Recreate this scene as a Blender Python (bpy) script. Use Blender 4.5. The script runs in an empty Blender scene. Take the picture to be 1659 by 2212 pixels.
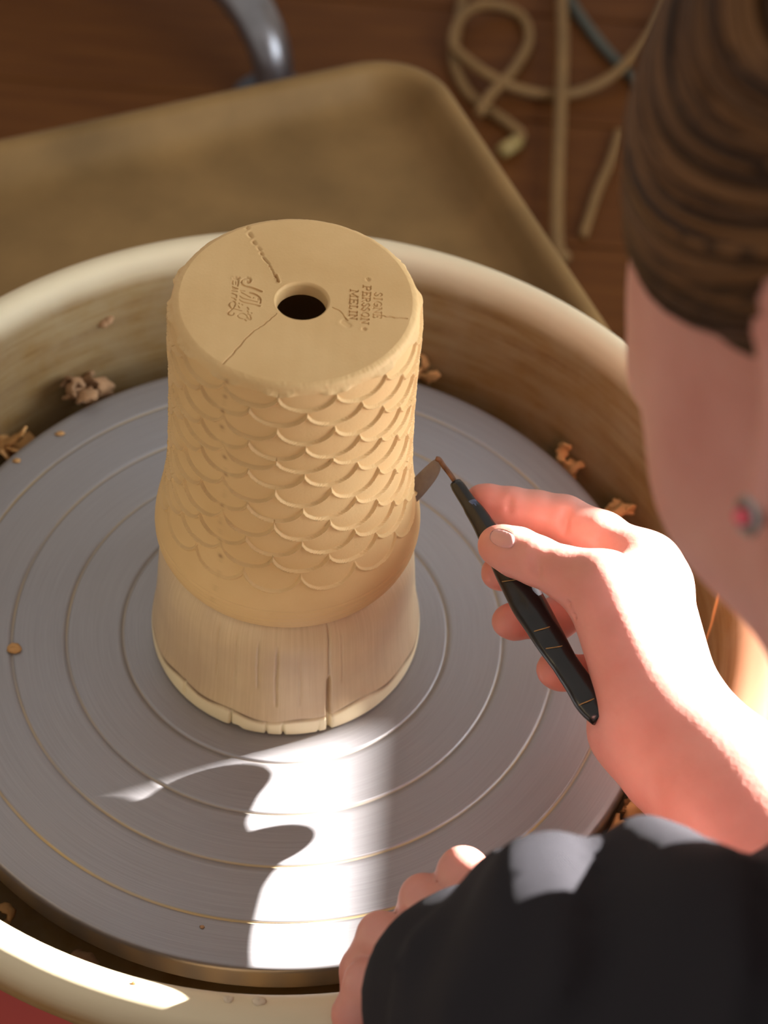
import bpy, math, random
import numpy as np
from mathutils import Vector, Matrix

random.seed(7)
rng = np.random.default_rng(7)
scene = bpy.context.scene
COL = scene.collection

# ------------------------------------------------------------------ camera
W, H, FPX = 1659.0, 2212.0, 3800.0
CAM = np.array([0.0395, -0.4639, 0.6346])
PITCH, ROLL = 0.8714, 0.0794
_d = np.array([0, math.cos(PITCH), -math.sin(PITCH)])
_r = np.array([1.0, 0, 0])
_u = np.cross(_r, _d)
CR = math.cos(ROLL) * _r + math.sin(ROLL) * _u
CU = -math.sin(ROLL) * _r + math.cos(ROLL) * _u
CD = _d
cam_data = bpy.data.cameras.new('camera')
cam = bpy.data.objects.new('camera', cam_data)
COL.objects.link(cam)
cam.matrix_world = Matrix(((CR[0], CU[0], -CD[0], CAM[0]), (CR[1], CU[1], -CD[1], CAM[1]),
                           (CR[2], CU[2], -CD[2], CAM[2]), (0, 0, 0, 1)))
cam_data.sensor_fit = 'VERTICAL'
cam_data.sensor_height = 36.0
cam_data.sensor_width = 27.0
cam_data.lens = FPX / H * 36.0
cam_data.clip_start = 0.02
cam_data.dof.use_dof = True
cam_data.dof.focus_distance = 0.675
cam_data.dof.aperture_fstop = 9.0
scene.camera = cam

# ------------------------------------------------------------------ light
SUN_AZ, SUN_EL = math.radians(25.0), math.radians(20.0)
world = bpy.data.worlds.new('world')
scene.world = world
world.use_nodes = True
world.node_tree.nodes['Background'].inputs[0].default_value = (1.0, 0.92, 0.83, 1)
world.node_tree.nodes['Background'].inputs[1].default_value = 0.54
sun_l = bpy.data.lights.new('sun_offscreen', 'SUN')
sun_l.energy = 60.0
sun_l.angle = math.radians(0.53)
sun_l.color = (1.0, 0.97, 0.93)
sun = bpy.data.objects.new('sun_offscreen', sun_l)
COL.objects.link(sun)
SUN = Vector((math.cos(SUN_AZ) * math.cos(SUN_EL), math.sin(SUN_AZ) * math.cos(SUN_EL), math.sin(SUN_EL)))
sun.rotation_euler = SUN.to_track_quat('Z', 'Y').to_euler()
sun.location = SUN * 3
WX = 1.05            # inner face of the window wall
win_l = bpy.data.lights.new('window_right_offscreen', 'AREA')
win_l.shape = 'RECTANGLE'
win_l.size, win_l.size_y = 0.92, 1.42      # the window opening: height, width
win_l.energy = 31.0
win_l.color = (0.80, 0.91, 1.0)
win = bpy.data.objects.new('window_right_offscreen', win_l)
COL.objects.link(win)
win.location = (WX + 0.16, -0.24, 0.43)
win.rotation_euler = (0, math.radians(90), 0)
scene.view_settings.view_transform = 'Standard'
scene.view_settings.look = 'None'
scene.view_settings.exposure = 0.06
scene.view_settings.gamma = 1.0
scene.view_settings.use_curve_mapping = False

# ------------------------------------------------------------------ helpers
def P(px, py, dep):
    """photo pixel + distance along the lens axis -> world point"""
    return CAM + CR * ((px - W / 2) / FPX * dep) - CU * ((py - H / 2) / FPX * dep) + CD * dep

def PZ(px, py, z):
    """photo pixel -> point on the horizontal plane at height z"""
    v = CD + CR * ((px - W / 2) / FPX) - CU * ((py - H / 2) / FPX)
    return CAM + v * (z - CAM[2]) / v[2]

def link(o, parent=None):
    COL.objects.link(o)
    if parent is not None:
        o.parent = parent
        o.matrix_parent_inverse = Matrix.Translation(-Vector(parent.location))
    return o

def mesh_obj(name, verts, faces, mat, parent=None, smooth=True, normals=None, attrs=None):
    me = bpy.data.meshes.new(name)
    v = np.asarray(verts, dtype=np.float32)
    me.from_pydata(v.tolist() if len(v) < 2000 else v, [], faces if isinstance(faces, list) else faces.tolist())
    me.update()
    if smooth:
        me.polygons.foreach_set('use_smooth', np.ones(len(me.polygons), dtype=bool))
    if attrs:
        for k, a in attrs.items():
            at = me.attributes.new(k, 'FLOAT', 'POINT')
            at.data.foreach_set('value', np.asarray(a, dtype=np.float32).ravel())
    if normals is not None:
        me.normals_split_custom_set_from_vertices(np.asarray(normals, dtype=np.float32).tolist())
    if mat is not None:
        me.materials.append(mat)
    o = bpy.data.objects.new(name, me)
    return link(o, parent)

def empty(name, loc):
    o = bpy.data.objects.new(name, None)
    o.empty_display_size = 0.02
    o.location = tuple(float(c) for c in loc)
    COL.objects.link(o)
    return o

def tag(o, label=None, cat=None, group=None, kind=None):
    if label: o['label'] = label
    if cat: o['category'] = cat
    if group: o['group'] = group
    if kind: o['kind'] = kind
    return o

def lathe(profile, n=128, center=(0, 0), closed=False):
    """profile: (r, z) list -> verts, faces"""
    p = np.array(profile)
    t = np.linspace(0, 2 * np.pi, n, endpoint=False)
    v = np.stack([center[0] + p[:, 0][:, None] * np.cos(t), center[1] + p[:, 0][:, None] * np.sin(t),
                  np.repeat(p[:, 1][:, None], n, 1)], -1).reshape(-1, 3)
    m = len(p)
    f = []
    for i in range(m if closed else m - 1):
        a, b = i * n, ((i + 1) % m) * n
        for j in range(n):
            k = (j + 1) % n
            f.append((a + j, a + k, b + k, b + j))
    return v, f

def smooth_path(pts, n):
    """Catmull-Rom through the points"""
    pts = np.array(pts, float)
    ext = np.vstack([2 * pts[0] - pts[1], pts, 2 * pts[-1] - pts[-2]])
    out = []
    m = len(pts) - 1
    for s in np.linspace(0, m, n):
        i = min(int(s), m - 1)
        t = s - i
        a, b, c, d = ext[i:i + 4]
        out.append(0.5 * ((2 * b) + (c - a) * t + (2 * a - 5 * b + 4 * c - d) * t ** 2 + (3 * b - a - 3 * c + d) * t ** 3))
    return np.array(out)

def tube(path, rad, n=10, cap=True, flat=1.0, up=(0, 0, 1)):
    path = np.asarray(path, float)
    m = len(path)
    rad = np.broadcast_to(np.asarray(rad, float), (m,))
    tan = np.gradient(path, axis=0)
    tan /= np.linalg.norm(tan, axis=1)[:, None] + 1e-12
    ref = np.array(up, float)
    if abs(tan[0] @ ref) > 0.95:
        ref = np.array([1.0, 0.2, 0])
    a = np.cross(tan[0], ref); a /= np.linalg.norm(a)
    A = []
    for i in range(m):
        a = a - tan[i] * (a @ tan[i]); a /= np.linalg.norm(a) + 1e-12
        A.append(a)
    A = np.array(A); B = np.cross(tan, A)
    t = np.linspace(0, 2 * np.pi, n, endpoint=False)
    v = path[:, None] + rad[:, None, None] * (A[:, None] * np.cos(t)[None, :, None] + flat * B[:, None] * np.sin(t)[None, :, None])
    v = v.reshape(-1, 3)
    f = [(i * n + j, i * n + (j + 1) % n, (i + 1) * n + (j + 1) % n, (i + 1) * n + j) for i in range(m - 1) for j in range(n)]
    if cap:
        v = np.vstack([v, path[0], path[-1]])
        c0, c1 = len(v) - 2, len(v) - 1
        f += [(c0, (j + 1) % n, j) for j in range(n)]
        f += [(c1, (m - 1) * n + j, (m - 1) * n + (j + 1) % n) for j in range(n)]
    return v, f

def box(cx, cy, cz, sx, sy, sz, rot=0.0, bevel=0.0):
    """box verts/faces with optional chamfer on all edges"""
    if bevel <= 0:
        v = np.array([(x, y, z) for z in (-1, 1) for y in (-1, 1) for x in (-1, 1)], float) * np.array([sx, sy, sz]) / 2
        f = [(0, 2, 3, 1), (4, 5, 7, 6), (0, 1, 5, 4), (2, 6, 7, 3), (0, 4, 6, 2), (1, 3, 7, 5)]
    else:
        b = bevel
        pts, idx = [], {}
        for z in (-1, 1):
            for y in (-1, 1):
                for x in (-1, 1):
                    c = np.array([x * sx / 2, y * sy / 2, z * sz / 2])
                    for ax in range(3):
                        q = c.copy(); s = np.array([x, y, z])
                        for o in range(3):
                            if o != ax: q[o] -= s[o] * b
                        idx[(x, y, z, ax)] = len(pts); pts.append(q)
        v = np.array(pts)
        f = []
        S = (-1, 1)
        for ax in range(3):
            o1, o2 = [(1, 2), (2, 0), (0, 1)][ax]
            for s in S:
                ring = []
                for (p, q) in ((-1, -1), (1, -1), (1, 1), (-1, 1)):
                    k = [0, 0, 0]; k[ax] = s; k[o1] = p; k[o2] = q
                    ring.append(idx[(k[0], k[1], k[2], ax)])
                f.append(tuple(ring) if s > 0 else tuple(ring[::-1]))
        for ax in range(3):
            o1, o2 = [(1, 2), (2, 0), (0, 1)][ax]
            for s1 in S:
                for s2 in S:
                    k0 = [0, 0, 0]; k1 = [0, 0, 0]
                    k0[ax], k1[ax] = -1, 1
                    for k in (k0, k1):
                        k[o1], k[o2] = s1, s2
                    q = [idx[(*k0, o1)], idx[(*k1, o1)], idx[(*k1, o2)], idx[(*k0, o2)]]
                    f.append(tuple(q) if s1 * s2 < 0 else tuple(q[::-1]))
        for x in S:
            for y in S:
                for z in S:
                    t = (idx[(x, y, z, 0)], idx[(x, y, z, 1)], idx[(x, y, z, 2)])
                    f.append(t if x * y * z > 0 else t[::-1])
    c, s = math.cos(rot), math.sin(rot)
    v = v @ np.array([[c, s, 0], [-s, c, 0], [0, 0, 1]]) + np.array([cx, cy, cz])
    return v, f

def merge(*parts):
    V, F, o = [], [], 0
    for v, f in parts:
        V.append(np.asarray(v)); F += [tuple(i + o for i in q) for q in f]; o += len(v)
    return np.vstack(V), F

def wav(p, freq, n=6, seed=0):
    """smooth pseudo noise from sines, about -1..1"""
    g = np.random.default_rng(seed)
    out = 0
    for i in range(n):
        k = g.normal(size=3); k /= np.linalg.norm(k)
        fr = freq * g.uniform(0.6, 1.6)
        out = out + np.sin(p[..., 0] * k[0] * fr + p[..., 1] * k[1] * fr + p[..., 2] * k[2] * fr + g.uniform(0, 6.28))
    return out / n * 1.6

# ---- signed distance fields -> smooth mesh (naive surface nets)
class Field:
    def __init__(self, lo, hi, h):
        self.lo = np.array(lo, float); self.h = h
        self.n = np.ceil((np.array(hi) - self.lo) / h).astype(int) + 1
        self.ax = [self.lo[i] + h * np.arange(self.n[i]) for i in range(3)]
        self.f = np.full(self.n, 0.05, np.float32)
    def block(self, pts, rad):
        lo = np.min(pts, 0) - rad; hi = np.max(pts, 0) + rad
        a = np.clip(np.floor((lo - self.lo) / self.h).astype(int), 0, self.n)
        b = np.clip(np.ceil((hi - self.lo) / self.h).astype(int) + 1, 0, self.n)
        sl = tuple(slice(int(x), int(y)) for x, y in zip(a, b))
        g = np.stack(np.meshgrid(*[self.ax[i][sl[i]] for i in range(3)], indexing='ij'), -1).astype(np.float32)
        return sl, g
    def put(self, sl, d, k, mode='add'):
        cur = self.f[sl]
        if cur.size == 0: return
        if mode == 'sub':
            d = -d
            h = np.maximum(k - np.abs(cur - d), 0) / max(k, 1e-6)
            self.f[sl] = np.maximum(cur, d) + h * h * k * 0.25
        else:
            h = np.maximum(k - np.abs(cur - d), 0) / max(k, 1e-6)
            self.f[sl] = np.minimum(cur, d) - h * h * k * 0.25
    def cone(self, a, b, r1, r2, k=0.004, mode='add'):
        a = np.asarray(a, float); b = np.asarray(b, float)
        m = max(r1, r2) + max(k, 0) + 3 * self.h + 0.004
        sl, g = self.block([a, b], m)
        if g.size == 0: return
        ba = b - a; L2 = ba @ ba
        t = np.clip(((g - a) @ ba) / max(L2, 1e-12), 0, 1)
        d = np.linalg.norm(g - a - t[..., None] * ba, axis=-1) - (r1 + (r2 - r1) * t)
        self.put(sl, d, k, mode)
    def chain(self, pts, rads, k=0.003):
        for i in range(len(pts) - 1):
            self.cone(pts[i], pts[i + 1], rads[i], rads[i + 1], k)
    def ell(self, c, rad, axes=None, k=0.004, mode='add'):
        c = np.asarray(c, float); rad = np.asarray(rad, float)
        sl, g = self.block([c], rad.max() + k + 3 * self.h + 0.004)
        if g.size == 0: return
        q = g - c
        if axes is not None: q = q @ np.asarray(axes).T   # axes may carry a scale
        k0 = np.linalg.norm(q / rad, axis=-1); k1 = np.linalg.norm(q / rad ** 2, axis=-1)
        d = k0 * (k0 - 1) / np.maximum(k1, 1e-6)
        self.put(sl, d, k, mode)
    def mesh(self):
        f = self.f; h = self.h
        s = f < 0
        n = self.n
        c = [s[i:n[0] - 1 + i, j:n[1] - 1 + j, k:n[2] - 1 + k] for i in (0, 1) for j in (0, 1) for k in (0, 1)]
        cnt = sum(x.astype(np.int8) for x in c)
        act = (cnt > 0) & (cnt < 8)
        I = np.argwhere(act)
        idx = np.full(act.shape, -1, np.int64); idx[act] = np.arange(len(I))
        acc = np.zeros((len(I), 3)); num = np.zeros(len(I))
        for ax in range(3):
            o = [x for x in range(3) if x != ax]
            for p in (0, 1):
                for q in (0, 1):
                    a = I.copy(); a[:, o[0]] += p; a[:, o[1]] += q
                    b = a.copy(); b[:, ax] += 1
                    fa = f[a[:, 0], a[:, 1], a[:, 2]]; fb = f[b[:, 0], b[:, 1], b[:, 2]]
                    m = (fa < 0) != (fb < 0)
                    t = np.where(m, fa / np.where(m, fa - fb, 1), 0)
                    pt = a.astype(float); pt[:, ax] += t
                    acc[m] += pt[m]; num[m] += 1
        V = self.lo + h * acc / num[:, None]
        F = []
        for ax in range(3):
            o1, o2 = [(1, 2), (2, 0), (0, 1)][ax]
            sa = [slice(None)] * 3; sb = [slice(None)] * 3
            sa[ax] = slice(0, -1); sb[ax] = slice(1, None)
            A = s[tuple(sa)]; B = s[tuple(sb)]
            E = np.argwhere(A != B)
            E = E[(E[:, o1] > 0) & (E[:, o2] > 0) & (E[:, o1] < n[o1] - 1) & (E[:, o2] < n[o2] - 1)]
            inside = A[E[:, 0], E[:, 1], E[:, 2]]
            q = []
            for (p, r) in ((1, 1), (0, 1), (0, 0), (1, 0)):
                c_ = E.copy(); c_[:, o1] -= p; c_[:, o2] -= r
                q.append(idx[c_[:, 0], c_[:, 1], c_[:, 2]])
            q = np.stack(q, -1)
            q = np.where(inside[:, None], q, q[:, ::-1])
            F.append(q)
        F = np.vstack(F)
        F = F[(F >= 0).all(1)]
        return V, F

def relax(V, F, it=2, lam=0.5):
    """Laplacian smoothing of a quad mesh"""
    F = np.asarray(F)
    for _ in range(it):
        S = np.zeros_like(V); N = np.zeros(len(V))
        for i in range(4):
            a, b = F[:, i], F[:, (i + 1) % 4]
            np.add.at(S, a, V[b]); np.add.at(S, b, V[a])
            np.add.at(N, a, 1); np.add.at(N, b, 1)
        V = V + lam * (S / np.maximum(N, 1)[:, None] - V)
    return V

# ------------------------------------------------------------------ materials
def new_mat(name):
    m = bpy.data.materials.new(name)
    m.use_nodes = True
    nt = m.node_tree
    return m, nt, nt.nodes['Principled BSDF']

def nd(nt, kind, **kw):
    n = nt.nodes.new(kind)
    for k, v in kw.items():
        if k.startswith('i_'):
            n.inputs[k[2:].replace('_', ' ')].default_value = v
        else:
            setattr(n, k, v)
    return n

def ramp(nt, src, stops):
    r = nt.nodes.new('ShaderNodeValToRGB')
    e = r.color_ramp.elements
    while len(e) < len(stops): e.new(0.5)
    for x, (p, c) in zip(e, stops):
        x.position = p; x.color = (*c, 1) if len(c) == 3 else c
    nt.links.new(src, r.inputs[0])
    return r

def mix(nt, fac, a, b, blend='MIX'):
    m = nt.nodes.new('ShaderNodeMix'); m.data_type = 'RGBA'; m.blend_type = blend
    for s, v in ((0, fac), (6, a), (7, b)):
        if hasattr(v, 'is_linked') or hasattr(v, 'links'):
            nt.links.new(v, m.inputs[s])
        else:
            m.inputs[s].default_value = v if s == 0 else (*v, 1)
    return m.outputs[2]

def noise(nt, scale, detail=4, vec=None, rough=0.5):
    n = nd(nt, 'ShaderNodeTexNoise')
    n.inputs['Scale'].default_value = scale; n.inputs['Detail'].default_value = detail
    n.inputs['Roughness'].default_value = rough
    if vec is not None: nt.links.new(vec, n.inputs['Vector'])
    return n.outputs['Fac']

def obj_coord(nt, scale=(1, 1, 1)):
    t = nt.nodes.new('ShaderNodeTexCoord')
    m = nt.nodes.new('ShaderNodeMapping')
    m.inputs['Scale'].default_value = scale
    nt.links.new(t.outputs['Object'], m.inputs[0])
    return m.outputs[0]

def bump(nt, bs, h, strength=0.3, dist=0.001):
    b = nt.nodes.new('ShaderNodeBump')
    b.inputs['Strength'].default_value = strength; b.inputs['Distance'].default_value = dist
    nt.links.new(h, b.inputs['Height'])
    nt.links.new(b.outputs[0], bs.inputs['Normal'])
    return b

def simple(name, col, rough=0.6, metal=0.0, nscale=30, namp=0.15, bstr=0.0, bdist=0.0005, spec=0.5):
    m, nt, bs = new_mat(name)
    f = noise(nt, nscale, 5, obj_coord(nt))
    c = np.array(col)
    r = ramp(nt, f, [(0.3, tuple(c * (1 - namp))), (0.7, tuple(np.minimum(c * (1 + namp), 1)))])
    nt.links.new(r.outputs[0], bs.inputs['Base Color'])
    bs.inputs['Roughness'].default_value = rough
    bs.inputs['Metallic'].default_value = metal
    bs.inputs['Specular IOR Level'].default_value = spec
    if bstr: bump(nt, bs, f, bstr, bdist)
    return m

def clay_material():
    m, nt, bs = new_mat('leather_hard_clay')
    co = obj_coord(nt)
    big = noise(nt, 25, 4, co)
    fine = noise(nt, 900, 3, co)
    base = ramp(nt, big, [(0.3, (0.62, 0.39, 0.165)), (0.7, (0.70, 0.465, 0.215))])
    st = nd(nt, 'ShaderNodeAttribute', attribute_name='stain')
    c = mix(nt, st.outputs['Fac'], base.outputs[0], (0.17, 0.065, 0.02))
    nt.links.new(c, bs.inputs['Base Color'])
    bs.inputs['Roughness'].default_value = 0.62
    bs.inputs['Specular IOR Level'].default_value = 0.3
    bump(nt, bs, fine, 0.25, 0.00025)
    return m

def skin_material():
    m, nt, bs = new_mat('skin')
    co = obj_coord(nt)
    a = noise(nt, 45, 4, co)
    r = ramp(nt, a, [(0.3, (0.56, 0.235, 0.185)), (0.7, (0.64, 0.305, 0.25))])
    st = nd(nt, 'ShaderNodeAttribute', attribute_name='stain')
    c = mix(nt, st.outputs['Fac'], r.outputs[0], (0.58, 0.12, 0.075))
    nt.links.new(c, bs.inputs['Base Color'])
    bs.inputs['Roughness'].default_value = 0.48
    bs.inputs['Subsurface Weight'].default_value = 0.35
    bs.inputs['Subsurface Radius'].default_value = (1.0, 0.26, 0.16)
    bs.inputs['Subsurface Scale'].default_value = 0.006
    fine = noise(nt, 650, 4, co)
    wr = nd(nt, 'ShaderNodeTexVoronoi'); wr.inputs['Scale'].default_value = 420
    nt.links.new(co, wr.inputs['Vector'])
    h = mix(nt, 0.5, fine, wr.outputs['Distance'])
    bump(nt, bs, h, 0.22, 0.0005)
    return m

def wheel_material():
    m, nt, bs = new_mat('brushed_aluminium')
    t = nt.nodes.new('ShaderNodeTexCoord')
    sep = nt.nodes.new('ShaderNodeSeparateXYZ'); nt.links.new(t.outputs['Object'], sep.inputs[0])
    xy = nd(nt, 'ShaderNodeVectorMath', operation='MULTIPLY'); xy.inputs[1].default_value = (1, 1, 0)
    nt.links.new(t.outputs['Object'], xy.inputs[0])
    ln = nd(nt, 'ShaderNodeVectorMath', operation='LENGTH'); nt.links.new(xy.outputs[0], ln.inputs[0])
    at = nd(nt, 'ShaderNodeMath', operation='ARCTAN2')
    nt.links.new(sep.outputs[1], at.inputs[0]); nt.links.new(sep.outputs[0], at.inputs[1])
    cmb = nt.nodes.new('ShaderNodeCombineXYZ')
    ms = nd(nt, 'ShaderNodeMath', operation='MULTIPLY'); ms.inputs[1].default_value = 1300
    nt.links.new(ln.outputs['Value'], ms.inputs[0])
    ma = nd(nt, 'ShaderNodeMath', operation='MULTIPLY'); ma.inputs[1].default_value = 2.2
    nt.links.new(at.outputs[0], ma.inputs[0])
    nt.links.new(ms.outputs[0], cmb.inputs[0]); nt.links.new(ma.outputs[0], cmb.inputs[1])
    lines = noise(nt, 1.0, 4, cmb.outputs[0], 0.7)
    big = noise(nt, 14, 4, obj_coord(nt))
    r = ramp(nt, lines, [(0.3, (0.28, 0.275, 0.30)), (0.7, (0.38, 0.375, 0.41))])
    c = mix(nt, big, r.outputs[0], (0.34, 0.31, 0.30))
    st = nd(nt, 'ShaderNodeAttribute', attribute_name='stain')
    c2 = mix(nt, st.outputs['Fac'], c, (0.50, 0.36, 0.17))
    nt.links.new(c2, bs.inputs['Base Color'])
    inv = nd(nt, 'ShaderNodeMath', operation='MULTIPLY_ADD'); inv.inputs[1].default_value = -0.6; inv.inputs[2].default_value = 0.6
    nt.links.new(st.outputs['Fac'], inv.inputs[0])
    nt.links.new(inv.outputs[0], bs.inputs['Metallic'])
    bs.inputs['Roughness'].default_value = 0.5
    bs.inputs['Anisotropic'].default_value = 0.5
    tg = nd(nt, 'ShaderNodeTangent', direction_type='RADIAL', axis='Z')
    nt.links.new(tg.outputs[0], bs.inputs['Tangent'])
    bump(nt, bs, lines, 0.10, 0.0003)
    return m

def pan_material():
    m, nt, bs = new_mat('clay_stained_plastic')
    t = nt.nodes.new('ShaderNodeTexCoord')
    sep = nt.nodes.new('ShaderNodeSeparateXYZ'); nt.links.new(t.outputs['Object'], sep.inputs[0])
    at = nd(nt, 'ShaderNodeMath', operation='ARCTAN2')
    nt.links.new(sep.outputs[1], at.inputs[0]); nt.links.new(sep.outputs[0], at.inputs[1])
    cmb = nt.nodes.new('ShaderNodeCombineXYZ')
    ms = nd(nt, 'ShaderNodeMath', operation='MULTIPLY'); ms.inputs[1].default_value = 160
    nt.links.new(sep.outputs[2], ms.inputs[0])
    ma = nd(nt, 'ShaderNodeMath', operation='MULTIPLY'); ma.inputs[1].default_value = 2.5
    nt.links.new(at.outputs[0], ma.inputs[0])
    nt.links.new(ms.outputs[0], cmb.inputs[0]); nt.links.new(ma.outputs[0], cmb.inputs[1])
    streak = noise(nt, 1.0, 5, cmb.outputs[0], 0.65)
    spots = noise(nt, 40, 5, obj_coord(nt), 0.6)
    a = ramp(nt, streak, [(0.30, (0.18, 0.092, 0.027)), (0.5, (0.245, 0.145, 0.052)), (0.72, (0.31, 0.215, 0.10))])
    b = ramp(nt, spots, [(0.35, (0, 0, 0)), (0.75, (0.5, 0.5, 0.5))])
    c = mix(nt, b.outputs[0], a.outputs[0], (0.34, 0.27, 0.17))
    st = nd(nt, 'ShaderNodeAttribute', attribute_name='stain')
    c2 = mix(nt, st.outputs['Fac'], c, (0.80, 0.68, 0.47))
    nt.links.new(c2, bs.inputs['Base Color'])
    bs.inputs['Roughness'].default_value = 0.5
    bs.inputs['Specular IOR Level'].default_value = 0.3
    bump(nt, bs, streak, 0.15, 0.0006)
    return m

def wood_chuck_material():
    m, nt, bs = new_mat('worn_wood')
    co = obj_coord(nt)
    t = nt.nodes.new('ShaderNodeTexCoord')
    sep = nt.nodes.new('ShaderNodeSeparateXYZ'); nt.links.new(t.outputs['Object'], sep.inputs[0])
    at = nd(nt, 'ShaderNodeMath', operation='ARCTAN2')
    nt.links.new(sep.outputs[1], at.inputs[0]); nt.links.new(sep.outputs[0], at.inputs[1])
    cmb = nt.nodes.new('ShaderNodeCombineXYZ')
    ma = nd(nt, 'ShaderNodeMath', operation='MULTIPLY'); ma.inputs[1].default_value = 40
    nt.links.new(at.outputs[0], ma.inputs[0])
    mz = nd(nt, 'ShaderNodeMath', operation='MULTIPLY'); mz.inputs[1].default_value = 18
    nt.links.new(sep.outputs[2], mz.inputs[0])
    nt.links.new(ma.outputs[0], cmb.inputs[0]); nt.links.new(mz.outputs[0], cmb.inputs[1])
    grain = noise(nt, 1.0, 5, cmb.outputs[0], 0.6)
    big = noise(nt, 35, 4, co)
    g = ramp(nt, grain, [(0.3, (0.60, 0.43, 0.24)), (0.7, (0.70, 0.53, 0.32))])
    b = ramp(nt, big, [(0.35, (0, 0, 0)), (0.7, (0.55, 0.55, 0.55))])
    c = mix(nt, b.outputs[0], g.outputs[0], (0.48, 0.33, 0.21))
    st = nd(nt, 'ShaderNodeAttribute', attribute_name='stain')
    c2 = mix(nt, st.outputs['Fac'], c, (0.13, 0.06, 0.025))
    pl = nd(nt, 'ShaderNodeAttribute', attribute_name='pale')
    c3 = mix(nt, pl.outputs['Fac'], c2, (0.90, 0.77, 0.50))
    nt.links.new(c3, bs.inputs['Base Color'])
    bs.inputs['Roughness'].default_value = 0.42
    bs.inputs['Specular IOR Level'].default_value = 0.45
    bump(nt, bs, grain, 0.12, 0.0005)
    return m

def floor_material():
    m, nt, bs = new_mat('varnished_floor_wood')
    g = noise(nt, 12, 5, obj_coord(nt, (0.6, 7, 7)), 0.6)
    r = ramp(nt, g, [(0.3, (0.085, 0.026, 0.0045)), (0.7, (0.135, 0.047, 0.009))])
    nt.links.new(r.outputs[0], bs.inputs['Base Color'])
    bs.inputs['Roughness'].default_value = 0.6
    bs.inputs['Specular IOR Level'].default_value = 0.15
    return m

def cloth_material(name, col, scale=900):
    m, nt, bs = new_mat(name)
    t = nt.nodes.new('ShaderNodeTexCoord')
    wv = nd(nt, 'ShaderNodeTexWave', wave_type='BANDS', bands_direction='DIAGONAL')
    wv.inputs['Scale'].default_value = scale; wv.inputs['Distortion'].default_value = 1.0
    nt.links.new(t.outputs['Object'], wv.inputs['Vector'])
    c = np.array(col)
    r = ramp(nt, wv.outputs['Fac'], [(0.2, tuple(c * 0.7)), (0.8, tuple(c * 1.3))])
    nt.links.new(r.outputs[0], bs.inputs['Base Color'])
    bs.inputs['Roughness'].default_value = 0.85
    bs.inputs['Specular IOR Level'].default_value = 0.15
    bs.inputs['Sheen Weight'].default_value = 0.0
    bump(nt, bs, wv.outputs['Fac'], 0.4, 0.0006)
    return m

def hair_material():
    m, nt, bs = new_mat('brown_hair')
    at = nd(nt, 'ShaderNodeAttribute', attribute_name='stain')
    r = ramp(nt, at.outputs['Fac'], [(0.0, (0.022, 0.009, 0.003)), (0.5, (0.075, 0.031, 0.010)), (1.0, (0.15, 0.068, 0.024))])
    nt.links.new(r.outputs[0], bs.inputs['Base Color'])
    bs.inputs['Roughness'].default_value = 0.5
    bs.inputs['Specular IOR Level'].default_value = 0.15
    return m

M_clay = clay_material()
M_skin = skin_material()
M_wheel = wheel_material()
M_pan = pan_material()
M_chuck = wood_chuck_material()
M_floor = floor_material()
M_sweater = cloth_material('black_knit', (0.024, 0.022, 0.026))
M_trouser = cloth_material('dark_denim', (0.03, 0.035, 0.06))
M_hair = hair_material()
M_tray = simple('clay_dusted_tray', (0.20, 0.115, 0.042), 0.6, 0, 14, 0.22, 0.2, 0.001, 0.15)
M_wall = simple('limewashed_wall', (0.72, 0.66, 0.56), 0.9, 0, 6, 0.06)
M_frame = simple('white_window_paint', (0.78, 0.77, 0.73), 0.5, 0, 20, 0.04)
M_red = simple('red_enamel', (0.38, 0.025, 0.012), 0.35, 0, 12, 0.08)
M_steel = simple('worn_steel', (0.30, 0.30, 0.33), 0.3, 0.9, 60, 0.3)
M_rust = simple('rusty_steel', (0.20, 0.10, 0.06), 0.5, 0.7, 220, 0.5, 0.2, 0.0003)
M_blade = simple('ground_blade_steel', (0.20, 0.165, 0.16), 0.3, 0.9, 120, 0.25)
M_black = simple('black_plastic_tape', (0.006, 0.006, 0.007), 0.26, 0, 150, 0.5, 0.25, 0.0006)
M_tape_edge = simple('dried_tape_glue', (0.28, 0.17, 0.05), 0.6, 0, 80, 0.3)
M_bluewear = simple('worn_blue_tape', (0.06, 0.085, 0.16), 0.4, 0, 400, 0.7, 0.4, 0.0005)
M_cord = simple('cream_cord', (0.21, 0.115, 0.036), 0.7, 0, 30, 0.1)
M_greycord = simple('grey_cable', (0.07, 0.075, 0.06), 0.6, 0, 30, 0.1)
M_chrome = simple('stool_metal', (0.24, 0.235, 0.25), 0.32, 0.85, 30, 0.2)
M_rubber = simple('rubber', (0.05, 0.06, 0.08), 0.6, 0, 30, 0.2)
M_seat = simple('stool_seat', (0.10, 0.05, 0.02), 0.6, 0, 30, 0.2)
M_trim = simple('fresh_clay_shaving', (0.56, 0.30, 0.11), 0.75, 0, 120, 0.18, 0.3, 0.0006)
M_slip = simple('dried_slip', (0.62, 0.50, 0.36), 0.8, 0, 90, 0.1)
M_brown = simple('brown_clay_shaving', (0.36, 0.20, 0.10), 0.85, 0, 120, 0.25, 0.3, 0.0006)  # darker, browner tone than the orange shavings
M_nail, _nt, _b = new_mat('nail')
_b.inputs['Base Color'].default_value = (0.60, 0.30, 0.28, 1)
_b.inputs['Roughness'].default_value = 0.25
_b.inputs['Subsurface Weight'].default_value = 0.2
_b.inputs['Subsurface Radius'].default_value = (1, 0.4, 0.3)
_b.inputs['Subsurface Scale'].default_value = 0.002
M_eye = simple('eye_white', (0.75, 0.72, 0.68), 0.2, 0, 10, 0.02)
M_ring = simple('silver_earring', (0.35, 0.36, 0.36), 0.3, 0.9, 30, 0.1)
M_gem = simple('pink_stone', (0.75, 0.10, 0.14), 0.2, 0, 30, 0.1)

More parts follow.
